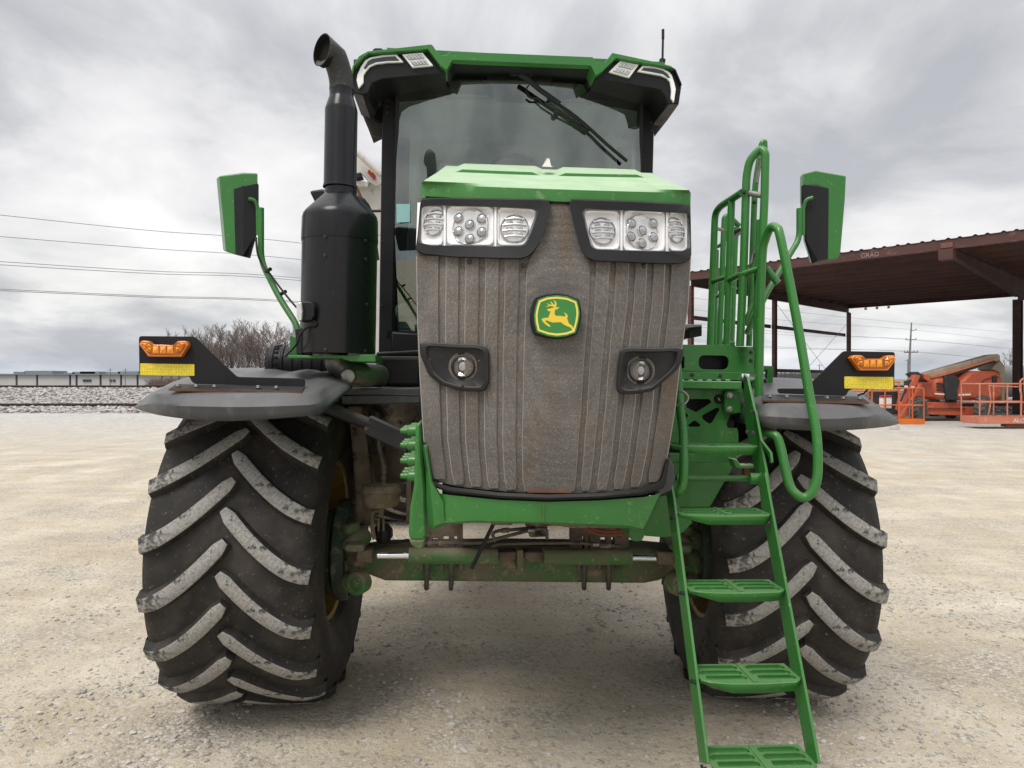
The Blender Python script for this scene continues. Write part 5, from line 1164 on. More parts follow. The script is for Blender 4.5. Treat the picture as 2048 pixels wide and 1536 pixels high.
Lr = [[(268, 816, -.6), (300, 826, -.78), (334, 833, -.9), (404, 841, -.97), (474, 842, -.98), (568, 836, -.97), (640, 828, -.92), (668, 806, -.8), (690, 786, -.7), (706, 775, -.55)],
      [(270, 813, -.6), (300, 808, -.8), (334, 811, -.92), (404, 813, -.98), (486, 814, -.99), (568, 812, -.98), (636, 808, -.93), (658, 795, -.8), (682, 778, -.7), (702, 769, -.55)],
      [(284, 800, -.5), (306, 788, -.7), (322, 788, -.86), (404, 788, -.93), (486, 788, -.93), (568, 787, -.92), (628, 786, -.88), (646, 776, -.78), (668, 765, -.65), (696, 762, -.5)],
      [(300, 787, -.4), (316, 779, -.6), (340, 777, -.78), (404, 778, -.84), (486, 778, -.84), (568, 778, -.84), (618, 776, -.8), (640, 764, -.7), (664, 756, -.55), (694, 760, -.42)],
      [(345, 764, -.2), (362, 759, -.4), (385, 756, -.5), (440, 757, -.52), (470, 748, -.52), (500, 748, -.52), (525, 757, -.52), (545, 757, -.52), (562, 748, -.52), (590, 748, -.52), (606, 756, -.5), (628, 748, -.45), (645, 747, -.45), (662, 751, -.4), (690, 760, -.3)],
      [Vector((x, .05, z)) for x, z in ((-1.68, 1.62), (-1.66, 1.66), (-1.62, 1.69), (-1.5, 1.70), (-1.3, 1.70), (-1.1, 1.70), (-1.0, 1.70), (-.93, 1.69), (-.88, 1.66), (-.84, 1.60))],
      [Vector((x, .6, z)) for x, z in ((-1.68, 1.52), (-1.66, 1.57), (-1.62, 1.60), (-1.5, 1.61), (-1.3, 1.61), (-1.1, 1.61), (-1.0, 1.61), (-.93, 1.6), (-.88, 1.57), (-.84, 1.50))],
      [Vector((x, .95, z)) for x, z in ((-1.68, 1.2), (-1.66, 1.25), (-1.62, 1.28), (-1.5, 1.29), (-1.3, 1.29), (-1.1, 1.29), (-1.0, 1.29), (-.93, 1.28), (-.88, 1.25), (-.84, 1.18))]]
fender(-1, Lr, [(277.5, 672), (390, 673), (474, 753.7), (610, 757), (610, 774), (390, 768), (383, 763), (378, 751.5), (278.7, 751)],
       [(277.5, 688), (283, 681), (296, 681.7), (304.5, 689), (346.6, 690), (355, 682), (372.4, 681.7), (376.6, 689.7), (362, 713.8), (296, 713)],
       [(280.3, 726.7), (388.8, 728.5), (388.8, 752), (280.3, 750.5)], [(356.5, 770.8), (392.8, 771.7), (429.4, 773), (516.5, 774.3), (552.9, 774.8)], [(352, 768), (610, 773), (338, 778), (604, 785)])
Rr = [[(1462, 840, -.4), (1490, 848, -.72), (1524, 853, -.95), (1577, 859, -.98), (1646, 862, -.98), (1700, 860, -.96), (1740, 857, -.92), (1775, 853, -.82), (1798, 848, -.7)],
      [(1462, 826, -.4), (1490, 829, -.73), (1524, 832, -.96), (1577, 835, -.99), (1646, 838, -.99), (1700, 836, -.97), (1740, 833, -.93), (1772, 833, -.83), (1799, 844, -.7)],
      [(1464, 806, -.38), (1490, 807, -.68), (1524, 808, -.9), (1577, 809, -.93), (1646, 811, -.93), (1700, 812, -.91), (1735, 812, -.87), (1757, 812, -.76), (1783, 828, -.6)],
      [(1468, 795, -.35), (1495, 796, -.62), (1524, 797, -.82), (1577, 798, -.84), (1646, 799, -.84), (1700, 799, -.82), (1722, 798, -.76), (1742, 802, -.65), (1766, 818, -.5)],
      [(1475, 774, -.2), (1500, 770, -.4), (1524, 766, -.5), (1577, 768, -.52), (1625, 772, -.52), (1670, 776, -.5), (1695, 780, -.45), (1715, 786, -.35), (1735, 798, -.25)],
      [Vector((x, .05, z)) for x, z in ((.84, 1.60), (.9, 1.68), (1.0, 1.70), (1.1, 1.70), (1.3, 1.70), (1.5, 1.70), (1.62, 1.69), (1.66, 1.66), (1.68, 1.60))],
      [Vector((x, .6, z)) for x, z in ((.84, 1.50), (.9, 1.58), (1.0, 1.61), (1.1, 1.61), (1.3, 1.61), (1.5, 1.61), (1.62, 1.6), (1.66, 1.57), (1.68, 1.5))],
      [Vector((x, .95, z)) for x, z in ((.84, 1.18), (.9, 1.26), (1.0, 1.29), (1.1, 1.29), (1.3, 1.29), (1.5, 1.29), (1.62, 1.28), (1.66, 1.25), (1.68, 1.2))]]
fender(1, Rr, [(1623, 765), (1687, 702), (1790, 704), (1788.4, 778), (1699, 778.7), (1692, 792), (1557, 787), (1555, 777), (1612, 777)],
       [(1701.8, 716), (1708.8, 710), (1724, 710.7), (1733.7, 717.6), (1765.6, 717.6), (1775.3, 710.7), (1789, 710.7), (1792.8, 719), (1776.7, 741), (1721.3, 741)],
       [(1688.8, 753), (1787.4, 754), (1786.6, 778.5), (1688.8, 777)], [(1538.8, 793), (1572.9, 794), (1653.3, 795.8), (1685.8, 796.7), (1718.5, 797)], [(1524, 788), (1722, 793), (1524, 800), (1738, 805)])
# ---------------------------------------------------------------- exhaust canister
ex = part('exhaust_canister'); VE = -.5
def rp(px): return px*(3.87-.5-.06)/F
ecx = L(678, 600, VE).x; ecy = VE
def ez(y): return L(678, y, VE).z
m = MB(); m.lathe([(rp(73), ez(708)), (rp(73.5), ez(705)), (rp(73.5), ez(484))], 64, mat=Matrix.Translation((ecx, ecy, 0)), cap=False); m.lathe([(.001, ez(708)), (rp(73), ez(708))], 64, mat=Matrix.Translation((ecx, ecy, 0)), cap=False); m.build('canister_body', MT['black_paint'], ex, smooth=30)
m = MB(); m.lathe([(rp(74.5), ez(486)), (rp(75), ez(482)), (rp(74), ez(440)), (rp(72), ez(432)), (rp(66), ez(424)), (rp(36), ez(394)), (rp(32), ez(390)), (rp(31), ez(378))], 64, mat=Matrix.Translation((ecx, ecy, 0)), cap=False); m.build('canister_shoulder', MT['black_paint'], ex, smooth=30)
m = MB(); m.lathe([(rp(30), ez(372)), (rp(33.5), ez(376)), (rp(33), ez(372)), (rp(32), ez(368)), (rp(32), ez(222)), (rp(31), ez(217)), (rp(25), ez(198)), (rp(23.8), ez(194)), (rp(23.6), ez(178))], 48, mat=Matrix.Translation((ecx-.004, ecy, 0)), cap=False); m.build('stack_pipe', MT['black_paint'], ex, smooth=30)
path = crom([Vector((ecx-.006, ecy, ez(182))), Vector((ecx-.006, ecy, ez(165))), Vector((ecx-.016, ecy-.012, ez(142))), Vector((ecx-.042, ecy-.04, ez(114))), Vector((ecx-.085, ecy-.09, ez(97)))], 6)
m = MB(); rows = []; sg = 40
for i, p in enumerate(path[:-7]):
    t = (path[i+1]-path[max(i-1, 0)]).normalized(); side = t.cross(Vector((.69, -.72, 0)).cross(Vector((0, 0, 1)))).normalized()
    ax_ = Vector((.72, -.69, 0)); ax_ = (ax_-t*ax_.dot(t)).normalized(); ay_ = t.cross(ax_)
    rr = rp(23.4)*(1+.05*i/len(path)); rows.append([p+ax_*rr*math.cos(2*math.pi*k/sg)+ay_*rr*math.sin(2*math.pi*k/sg) for k in range(sg)])
oc = L(643.5, 99.5, VE-.08); hx_ = Vector((.8, -.6, 0)); vz_ = Vector((.13, -.1, 1)).normalized()
def oring(k_, back): return [oc + back + hx_*(rp(23.5)*k_*math.cos(2*math.pi*k/sg)) + vz_*(rp(31)*k_*math.sin(2*math.pi*k/sg)) for k in range(sg)]
# align ring start with the tube rings
last = oring(1, Vector()); 
sgn = 1 if (rows[-1][sg//4]-rows[-1][0]).dot(last[sg//4]-last[0]) > 0 else -1
if (rows[-1][sg//4].z > rows[-1][3*sg//4].z) != (last[sg//4].z > last[3*sg//4].z): last = [last[-k] for k in range(sg)]
rows.append(last); m.grid(rows, closed=True)
inr = [oc + (p-oc)*.94 for p in last]; deep = [oc+(p-oc)*.9+Vector((.018, .022, -.006)) for p in last]; m.grid([last, inr], closed=True); m.grid([inr, deep], 1, closed=True); b = len(m.v); m.v += [tuple(p) for p in deep]; m.f.append([b+k for k in range(sg)]); m.m.append(1)
m.build('stack_elbow', [MT['pipe'], MT['stack_shade']], ex, smooth=60)
for x, y, a in ((663, 474, -12), (734, 482, 50), (663, 512, -12), (735, 519, 50), (738, 609, 52), (667, 700, -8), (737, 702, 52)):
    an = math.asin(max(-1, min(1, (x-678)/74))); r_ = rp(73.5); bolt((ecx+r_*math.sin(an), ecy-r_*math.cos(an), L(x, y, VE-r_*math.cos(an)).z), ex, 'dark', (math.sin(an), -math.cos(an), 0), 1.3)
lx('stack_intake_hood', [(618, 381), (643, 377), (706, 386), (729, 396), (738, 408), (740, 426), (732, 445), (640, 445), (630, 405)], -.25, .2, 'black_plastic', bevel=.012)
# silver elbow, base bracket, intake drum, cowl
el = part('exhaust_elbow'); tb('elbow_pipe', [(672, 712, -.38), (676, 730, -.38), (696, 744, -.36), (730, 750, -.3), (760, 752, -.2)], .058, 'steel', el, fil=0, seg=28, smooth=5)
m = MB(); m.lathe([(.036, 0), (.036, .02), (.03, .027), (.001, .03)], 24, mat=Matrix.Translation(L(698, 752, -.43)) @ Matrix.Rotation(R(90), 4, 'X')); m.build('elbow_boss', MT['steel'], el)
lx('canister_bracket', [(576, 711), (631, 711), (751, 709), (752, 724), (700, 723), (682, 717), (576, 717)], -.62, .3, 'green', bevel=.003)
lx('mirror_mount', [(579, 672), (583, 670), (590, 673), (597, 660), (606, 660), (606, 712), (579, 712)], -.5, .05, 'green', bevel=.004)
lx('lamp_bracket', [(590, 658), (604, 656), (606, 707), (593, 709)], -.58, .03, 'black_dusty', bevel=.003); lx('lamp_bracket', [(604, 655), (622, 652), (622, 712), (606, 712)], -.56, .02, 'rust', bevel=.002)
dr = part('intake_drum'); q = L(560, 722, -.15); zc_ = q.z-.012
prof_ = [(.02, -.0), (.06, .002), (.085, .012), (.10, .03)]
x0_ = L(533, 722, -.15).x; pr = [(.02, 0), (.055, .003), (.07, .01), (.078, .02)]
xx = .02
for k in range(26):
    xx += .012; pr.append((.093 if k % 4 in (1,) and k < 25 else .087, xx)); pr.append((.093 if k % 4 in (1,) and k < 25 else .087, xx+.006))
m = MB(); m.lathe(pr, 40, mat=Matrix.Translation((x0_, -.15, zc_)) @ Matrix.Rotation(R(90), 4, 'Y')); m.build('drum_shell', MT['black_plastic'], dr, smooth=30)
for k in range(20):
    a = 2*math.pi*k/20; m = MB(); m.bar(Vector((x0_+.012, -.15-.072*math.sin(a), zc_+.072*math.cos(a))), Vector((x0_+.075, -.15-.094*math.sin(a), zc_+.094*math.cos(a))), .007, .007, up=(0, 0, 1)); m.build('drum_rib', MT['black_plastic'], dr)
lx('cowl_box', [(751, 712), (842, 712), (842, 774), (756, 774), (751, 768)], -.2, .35, 'black_dusty', bevel=.03)
lx('cowl_ledge', [(752, 704), (840, 700), (842, 712), (752, 713)], .0, .3, 'cab_black', bevel=.01)
# work lamp by the mirror arm
wlp = part('side_work_lamp'); lx('lamp_body', [(596, 603), (622, 603), (630, 612), (630, 630), (624, 641), (600, 643), (594, 630)], -.68, .08, 'black_plastic', wlp, .006)
lx('lamp_face', [(592.5, 606), (603, 603), (605, 622), (604, 640), (597, 643), (593, 632)], -.70, .03, 'lamp_glass', wlp, .004)
tb('lamp_wire', [(622, 640, -.66), (632, 645, -.66), (630, 652, -.66), (612, 656, -.64), (600, 670, -.64), (592, 690, -.62), (570, 713, -.5)], .005, 'black_plastic', wlp, fil=0, smooth=4)
# ---------------------------------------------------------------- mirrors
def mirror(out, blkp, ridge, v, arm, pole, rpole, cable=None):
    mr_ = part('mirror'); rx = (sum(p[0] for p in out)/len(out)-1024)/F; m = MB(); m.ext(pl(out, v), (.11*(rx-.07), .11, .02)); m.build('mirror_shell', MT['green'], mr_, bevel=.006)
    q = pl(blkp, v-.002); m = MB(); c_ = [p+Vector((0, -.004, 0)) for p in q]
    A = L(ridge[0], ridge[1], v-.022); B = L(ridge[2], ridge[3], v-.022)
    m.ext(c_, (0, .02, 0)); m.build('mirror_back_panel', MT['black_plastic'], mr_, bevel=.003)
    i0, i1 = ridge[4], ridge[5]; n = len(c_); left = [c_[k % n] for k in range(i0, i1+1)]; 
    m = MB(); m.ngon(left[:1]+[A, B]+left[1:][::1] if False else [left[0], A, B, left[-1]]); 
    other = [c_[k % n] for k in range(i1, i0+n+1)]
    m = MB(); vsx = c_+[A, B]; a_i, b_i = n, n+1
    f1 = [k % n for k in range(i0, i1+1)] + [b_i, a_i]; f2 = [k % n for k in range(i1, i0+n+1)] + [a_i, b_i]
    m.add(vsx, [f1, f2]); m.build('mirror_back_ridge', MT['black_plastic'], mr_, smooth=0)
    tb('mirror_bracket', arm, rpole*.62, 'green', mr_, fil=.02); tb('mirror_arm', pole, rpole, 'green', mr_, fil=.06, seg=16)
    if cable: tb('mirror_cable', cable, .005, 'black_plastic', mr_, fil=0, smooth=5)
    m = MB(); q = pl(out, v)
    c0 = sum(q, Vector())/len(q); m.ngon([c0+(p-c0)*.9+Vector((.11*(rx-.07), .113, .02)) for p in q]); m.build('mirror_glass', MT['chrome'], mr_)
    return mr_
ml = mirror([(438, 352), (487, 345), (515.5, 346.5), (516, 450), (511, 472), (499, 516), (471.6, 509), (452, 502)], [(468, 379), (489, 371.6), (516, 367.3), (516, 450), (511, 472), (499, 516), (471.6, 509)], (489, 373, 486, 512, 1, 6), -.35,
       [(497, 398, -.38), (509, 400, -.37), (515, 412, -.36), (516, 470, -.36)], [(522, 416, -.36), (522, 523, -.36), (560, 598, -.42), (597, 655, -.48), (598, 700, -.5)], .0145,
       [(512, 475, -.38), (515, 505, -.4), (524, 528, -.4), (540, 548, -.42), (560, 575, -.45), (580, 600, -.48), (594, 616, -.5)])
for x, y in ((537, 541), (567, 586)): tb('cable_tie', [(x-5, y+2, -.42), (x+4, y-3, -.45)], .009, 'black_plastic', ml, fil=0)
mirror([(1605, 347.4), (1631.7, 341), (1692.4, 351.7), (1690, 400), (1681, 506.4), (1675, 518), (1626.5, 526.5), (1612, 480.6), (1610.8, 460), (1605, 403)], [(1605, 370), (1632, 369), (1656.6, 377.5), (1655, 518), (1626.5, 526.5), (1612, 480.6), (1605, 403)], (1632, 372, 1636, 521, 1, 4), -.4,
       [(1626, 395, -.44), (1612, 399, -.43), (1606.5, 415, -.42), (1606.5, 470, -.42)], [(1598.7, 417, -.42), (1598.7, 478, -.42), (1582, 505, -.44), (1535, 583, -.5), (1505, 645, -.55), (1493, 668, -.55)], .0145)
# ---------------------------------------------------------------- cab
cb_ = part('cab'); VC = .45
lx('cab_pillar', [(765, 165), (795, 165), (785, 705), (757, 705)], VC, .10, 'cab_black', cb_, .008); lx('cab_pillar', [(1283, 168), (1311, 168), (1306, 355), (1304, 700), (1268, 700), (1277, 360)], VC, .10, 'cab_black', cb_, .008)
lx('windshield_frame', [(783, 664), (840, 668), (842, 704), (783, 702)], VC-.01, .08, 'cab_black', cb_, .008)
m = MB(); q = [L(796, 168, VC-.06), L(1283, 183, VC-.06), L(1275, 690, VC+.07), L(786, 668, VC+.07)]; rows = []
for j in range(9):
    a = q[0].lerp(q[3], j/8); b = q[1].lerp(q[2], j/8); rows.append([a.lerp(b, i/16)+Vector((0, -.10*(1-(2*i/16-1)**2)-.012*(1-(2*j/8-1)**2), 0)) for i in range(17)])
m.grid(rows); m.build('windshield', MT['windshield'], cb_, smooth=60)
for a, b in ((q[0], q[3]), (q[1], q[2])): m = MB(); m.bar(a+Vector((0, -.004, 0)), b+Vector((0, -.004, 0)), .022, .012); m.build('windshield_seal', MT['black_plastic'], cb_)
ZT, ZB, CW, VB = 3.455, 1.92, .80, 1.55      # roof underside, floor, half width, back
for s in (-1, 1):
    m = MB(); m.grid([[Vector((s*CW, VC+.1, ZB+.1)), Vector((s*(CW+.02), VB-.1, ZB+.1))], [Vector((s*(CW-.02), VC+.1, ZT)), Vector((s*CW, VB-.1, ZT))]]); m.build('side_window', MT['side_glass'], cb_)
    m = MB(); m.bar(Vector((s*(CW+.01), VB-.05, ZB)), Vector((s*CW, VB-.05, ZT)), .09, .1); m.build('rear_pillar', MT['cab_black'], cb_, bevel=.01)
    m = MB(); m.bar(Vector((s*CW, VC+.05, ZB+.06)), Vector((s*(CW+.01), VB, ZB+.06)), .06, .16); m.build('door_sill', MT['cab_black'], cb_, bevel=.01)
    m = MB(); m.bar(Vector((s*.70, 1.2, ZB)), Vector((s*.70, 1.2, ZT)), .07, .1); m.build('interior_post', MT['cab_in'], cb_, bevel=.01)
m = MB(); m.box((0, VB, 2.65), (2*CW-.04, .03, .86)); m.build('rear_panel', MT['cab_in'], cb_)
m = MB(); m.box((0, VB, 2.1), (2*CW, .05, .36)); m.build('rear_wall', MT['cab_in'], cb_); m = MB(); m.box((0, VB, 3.26), (2*CW, .05, .38)); m.build('rear_wall', MT['cab_in'], cb_)
m = MB(); m.box((0, 1.0, ZB), (2*CW, 1.1, .05)); m.build('cab_floor', MT['cab_black'], cb_); m = MB(); m.box((0, 1.0, ZT+.0), (2*CW, 1.1, .03)); m.build('headliner', MT['cab_in'], cb_)
m = MB(); m.box((.02, 1.2, 2.35), (.52, .45, .12)); m.build('seat', MT['seat'], cb_, bevel=.04); m = MB(); m.box((.02, 1.42, 2.72), (.5, .12, .66)); m.build('backrest', MT['seat'], cb_, bevel=.05); m = MB(); m.box((.02, 1.43, 3.1), (.26, .1, .16)); m.build('headrest', MT['seat'], cb_, bevel=.04)
m = MB(); m.box((0, .62, 2.36), (1.4, .2, .5)); m.build('dashboard', MT['seat'], cb_, bevel=.05)
sw = L(1030, 338, .8); m = MB(); m.tube([sw+Vector((.165*math.cos(a), .05*math.sin(a), .125*math.sin(a)-.02)) for a in [2*math.pi*k/32 for k in range(32)]], .014, 8, closed=True); m.build('steering_wheel', MT['seat'], cb_, smooth=50)
m = MB(); m.tube([sw+Vector((0, .0, -.02)), sw+Vector((0, -.06, -.4))], .035, 10); m.build('steering_column', MT['seat'], cb_)
lx('sun_visor', [(870, 196), (1205, 206), (1205, 216), (873, 208)], .62, .03, 'cab_in', cb_, .004)
lx('blue_sticker', [(793, 408), (820, 408), (820, 444), (793, 445)], VC-.035, .001, 'blue_sticker', cb_, 0)
lx('display_monitor', [(880, 325), (930, 330), (930, 350), (876, 350)], .7, .04, 'cab_in', cb_, .006); lx('display_monitor', [(950, 330), (1010, 332), (1010, 352), (950, 352)], .7, .04, 'cab_in', cb_, .006)
tb('grab_handle', [(824, 335, .6), (828, 340, .6), (826, 420, .6), (820, 425, .6)], .012, 'cab_in', cb_, fil=.02)
lx('side_console', [(790, 610), (840, 595), (842, 660), (792, 664)], .62, .3, 'cab_in', cb_, .02)
lettering('MADE IN U.S.A.', .012, cb_, Matrix.Translation(L(806, 201, VC-.10)) @ Matrix.Rotation(R(90), 4, 'X'), 'black_plastic', 'glass_marking', .0003)
for x, ys__ in ((774, (200, 213, 225)), (1302, (222, 245, 261))):
    for y in ys__: bolt(L(x, y, VC), cb_, 'dark', s=1.3)
for x, y in ((764, 483), (763, 611)): bolt(L(x, y, VC), cb_, 'dark', s=.9)
# roof
rf = part('cab_roof')
gt = [(734.8, 102.5), (861.7, 88.4), (865.6, 91), (879, 111), (893, 110), (900.8, 102.5), (1000, 106.4), (1185.5, 114), (1191, 124), (1209, 125.4), (1224.6, 105.4), (1312.5, 124), (1341.8, 131.8), (1349.6, 137.7)]
gb = [(1339.8, 135), (1232.4, 116), (1203, 144), (1191.4, 151), (1181.6, 131), (1000, 123.5), (904.7, 119.5), (893, 140), (881, 131.8), (855.9, 98), (736.7, 107), (727, 114), (709, 134)]
# green cap: quads from the top outline to the lower outline
def strip_cap(name, top, bot, v, d, mt):
    T = res_(top, 90); B = res_(bot, 90); m = MB()
    m.grid([[L(x, y, v+d) for x, y in T], [L(x, y, v) for x, y in T], [L(x, y, v) for x, y in B], [L(x, y, v+d) for x, y in B]]); return m.build(name, MT[mt], rf, smooth=20)
def polymid(name, top, bot, v, d, mt, bevel=.004):
    return lx(name, top+bot, v, d, mt, rf, bevel, smooth=25)
polymid('roof_cap', gt, gb, .12, .16, 'green', .003)
m = MB(); m.box((0, .75, 3.51), (1.6, 1.1, .03)); m.build('roof_top', MT['green'], rf)
lx('roof_wing_left' if False else 'roof_edge', [(700, 168), (709, 133), (727, 113), (737, 106), (734.8, 102.5), (718, 112), (705, 132), (699, 160)], .14, .2, 'green', rf, .002)
lx('roof_edge', [(1340, 135), (1350, 142), (1363, 172), (1364, 168), (1352, 139), (1349.6, 137), (1342, 132)], .14, .2, 'cab_black', rf, .002)
podl = [(700, 166), (709, 134), (727, 115), (737, 107.5), (856, 98.5), (881, 132), (893, 141), (888, 147), (766, 158), (744, 166), (736, 186), (725, 190), (705.5, 184.5)]
podr = [(1363, 174), (1352, 143), (1340, 135), (1232.4, 116.5), (1203, 144), (1192, 152), (1190, 158), (1240, 166), (1300, 176), (1322, 180), (1332, 195), (1336, 208), (1358, 208)]
for p_ in (podl, podr): lx('light_pod', p_, .16, .35, 'cab_black', rf, .006)
# pod undersides slope back to the pillar head
for pts in ([(705, 184, .17), (725, 190, .17), (744, 166, .17), (766, 158, .17), (890, 148, .17), (905, 172, .47), (800, 170, .47), (768, 178, .5), (762, 200, .5)],):
    pass
def under(a, b): 
    n = len(a); m = MB(); m.grid([[L(*p) for p in a], [L(*p) for p in b]]); m.build('roof_underside', MT['cab_black'], rf, smooth=60)
under([(888, 147, .2), (830, 151, .2), (766, 158, .2), (744, 166, .2), (725, 189, .2)], [(890, 172, .46), (850, 176, .46), (800, 172, .46), (775, 176, .46), (764, 190, .46)])
under([(1336, 208, .2), (1322, 182, .2), (1300, 177, .2), (1240, 167, .2), (1192, 158, .2)], [(1312, 214, .46), (1310, 190, .46), (1288, 188, .46), (1240, 186, .46), (1180, 182, .46)])
m = MB(); ql = L(702, 178, .2); qr = L(1361, 200, .2)
u0, u1 = ql.x+.005, qr.x-.005; zu = 3.31
for ua, ub in ((u0, -.79), (u1, .79)):
    m = MB(); m.add([Vector((ua, .24, zu)), Vector((ub, .24, 3.44)), Vector((ub, 1.25, 3.44)), Vector((ua, 1.2, zu)), Vector((ua, .24, 3.47)), Vector((ub, .24, 3.47)), Vector((ub, 1.25, 3.47)), Vector((ua, 1.2, 3.47))], [(0, 1, 2, 3), (4, 7, 6, 5), (0, 4, 5, 1), (1, 5, 6, 2), (2, 6, 7, 3), (3, 7, 4, 0)]); m.build('roof_side_pan', MT['roof_under'], rf, bevel=.004)
m = MB(); m.box((0, .75, 3.48), (1.58, 1.0, .02)); m.build('roof_pan', MT['roof_under'], rf)
lx('roof_skirt', [(706, 185), (737, 259), (741, 270), (762, 274), (766, 240), (764, 175), (740, 165)], .62, .02, 'roof_under', rf, .003)
lx('roof_skirt', [(1358, 208), (1335, 240), (1310, 272), (1306, 240), (1308, 185), (1336, 180)], .62, .02, 'roof_under', rf, .003)
lx('roof_vent', [(744, 222), (757, 224), (762, 245), (748, 240)], .6, .02, 'cab_black', rf, .002)
m = MB(); m.lathe([(.04, 0), (.036, .006), (.03, .002)], 20, mat=Matrix.Translation(L(1326, 222, .6)) @ Matrix.Rotation(R(90), 4, 'X') @ Matrix.Scale(.5, 4, (0, 1, 0))); m.build('roof_vent', MT['black_plastic'], rf)
lx('header_lip', [(893, 141), (905, 119), (1000, 123), (1182, 131), (1192, 151), (1188, 156), (1180, 140), (1000, 132), (910, 128), (896, 145)], .17, .3, 'cab_black', rf, .002)
lx('header', [(793, 150), (893, 141), (905, 114), (1000, 118), (1182, 126), (1192, 152), (1290, 170), (1284, 186), (1160, 180), (1085, 192), (1000, 188), (978, 176), (903, 171), (795, 170)], .36, .12, 'cab_black', rf, .004)
lx('header_module', [(971, 133), (1109, 140), (1106, 160), (1098, 172), (1086, 178), (1084, 191), (1004, 189), (998, 178), (978, 172), (973, 160)], .31, .06, 'cab_black', rf, .01)
lx('wiper_motor_cover', [(1018, 131), (1067, 133), (1066, 150), (1058, 156), (1046, 149), (1030, 151), (1020, 150)], .27, .05, 'black_plastic', rf, .006)
lx('visor_flap', [(793, 168), (905, 170), (899, 195), (892, 195), (886, 187), (878, 188), (840, 179)], .40, .03, 'cab_black', rf, .003)
lx('visor_flap', [(1169, 181), (1285, 190), (1240, 196), (1196, 202), (1190, 199), (1184, 207), (1175, 207), (1172, 195)], .40, .03, 'cab_black', rf, .003)
for x, y in ((938.5, 153), (1141, 162)):
    m = MB(); m.lathe([(.017, 0), (.017, .012), (.012, .014), (.009, .008), (.006, .01), (.001, .01)], 20, mat=Matrix.Translation(L(x, y, .36)) @ Matrix.Rotation(R(90), 4, 'X')); m.build('header_knob', MT['black_plastic'], rf)
lx('dome_lamp', [(1090, 134), (1104, 134), (1104, 141), (1099, 143), (1091, 141)], .30, .03, 'lamp_glass', rf, .003); lx('header_clip', [(966, 125), (974, 125), (973, 129), (967, 129)], .33, .02, 'lamp_glass', rf, .002)
def lamp(out, mt='reflector', cells=2):
    lp = part('roof_light', mc); cx0 = sum(p[0] for p in out)/len(out); cy0 = sum(p[1] for p in out)/len(out)
    lx('lamp_frame', out, .145, .03, 'reflector', lp, .003)
    if cells:
        a, b, c_, d_ = [Vector((*p, 0)) for p in out]
        for k in range(2):
            t0, t1 = (.12, .44) if k == 0 else (.56, .88)
            q0 = a.lerp(d_, t0).lerp(b.lerp(c_, t0), .13); q1 = a.lerp(d_, t0).lerp(b.lerp(c_, t0), .87); q2 = a.lerp(d_, t1).lerp(b.lerp(c_, t1), .87); q3 = a.lerp(d_, t1).lerp(b.lerp(c_, t1), .13)
            lx('lamp_cell', [(p.x, p.y) for p in (q0, q1, q2, q3)], .140, .01, 'lamp_dark', lp, .002)
            for i in range(5):
                t = (i+.5)/5; e0 = q0.lerp(q1, t); e1 = q3.lerp(q2, t); m = MB(); m.bar(L(e0.x, e0.y+1, .137), L(e1.x, e1.y-1, .137), .006, .004); m.build('lamp_led', MT['lamp_glass'], lp)
    return lp
lamp([(804, 108.4), (845, 104.5), (866.6, 130.8), (824.6, 134.7)]); lamp([(1240, 121.6), (1278, 128.9), (1258.8, 155), (1217.8, 143.5)])
for A in ([(793, 108.4), (807, 124), (775, 125), (752, 128), (740, 133), (733, 141), (727, 150), (727, 165), (717, 177), (713, 160), (715, 148), (722, 132), (730, 120), (741, 114), (765, 110)], [(1285, 130.8), (1310, 133), (1328, 137.7), (1338, 143), (1344, 150), (1349, 165), (1352, 178), (1348, 205), (1342, 196), (1343, 180), (1340, 163), (1334, 156), (1322, 151), (1300, 147), (1275, 142.5)]):
    lp = part('corner_light'); lx('lamp_frame', A, .147, .03, 'reflector', lp, .003)
    cx0 = sum(p[0] for p in A)/len(A); n = len(A)
    ins = [((x+sum(A[(i+k) % n][0] for k in (-1, 1))/2)/2, y) for i, (x, y) in enumerate(A)]
    if A[0][0] < 1000: I = [(790, 112), (799, 121), (775, 121.5), (752, 124), (738, 130), (731, 138), (727, 136), (736, 122), (744, 117.5), (765, 114)]
    else: I = [(1288, 135), (1310, 137), (1326, 141), (1335, 147), (1341, 156), (1336, 155), (1326, 148), (1300, 143), (1282, 140)]
    lx('lamp_dark_insert', I, .1435, .01, 'dark_glass', lp, .002)
tb('antenna', [(1325, 122, .6), (1325.5, 95, .6), (1326, 75, .6)], .007, 'black_plastic', mc, fil=0); tb('antenna_base', [(1324, 126, .6), (1325, 119, .6)], .02, 'black_plastic', mc, fil=0); tb('antenna', [(1326, 78, .6), (1326, 59, .6)], .009, 'black_plastic', mc, fil=0)
lx('roof_beacon_mount', [(745, 99), (750, 96), (762, 96), (766, 98), (766, 101), (746, 104)], .5, .08, 'black_plastic', mc, .003)
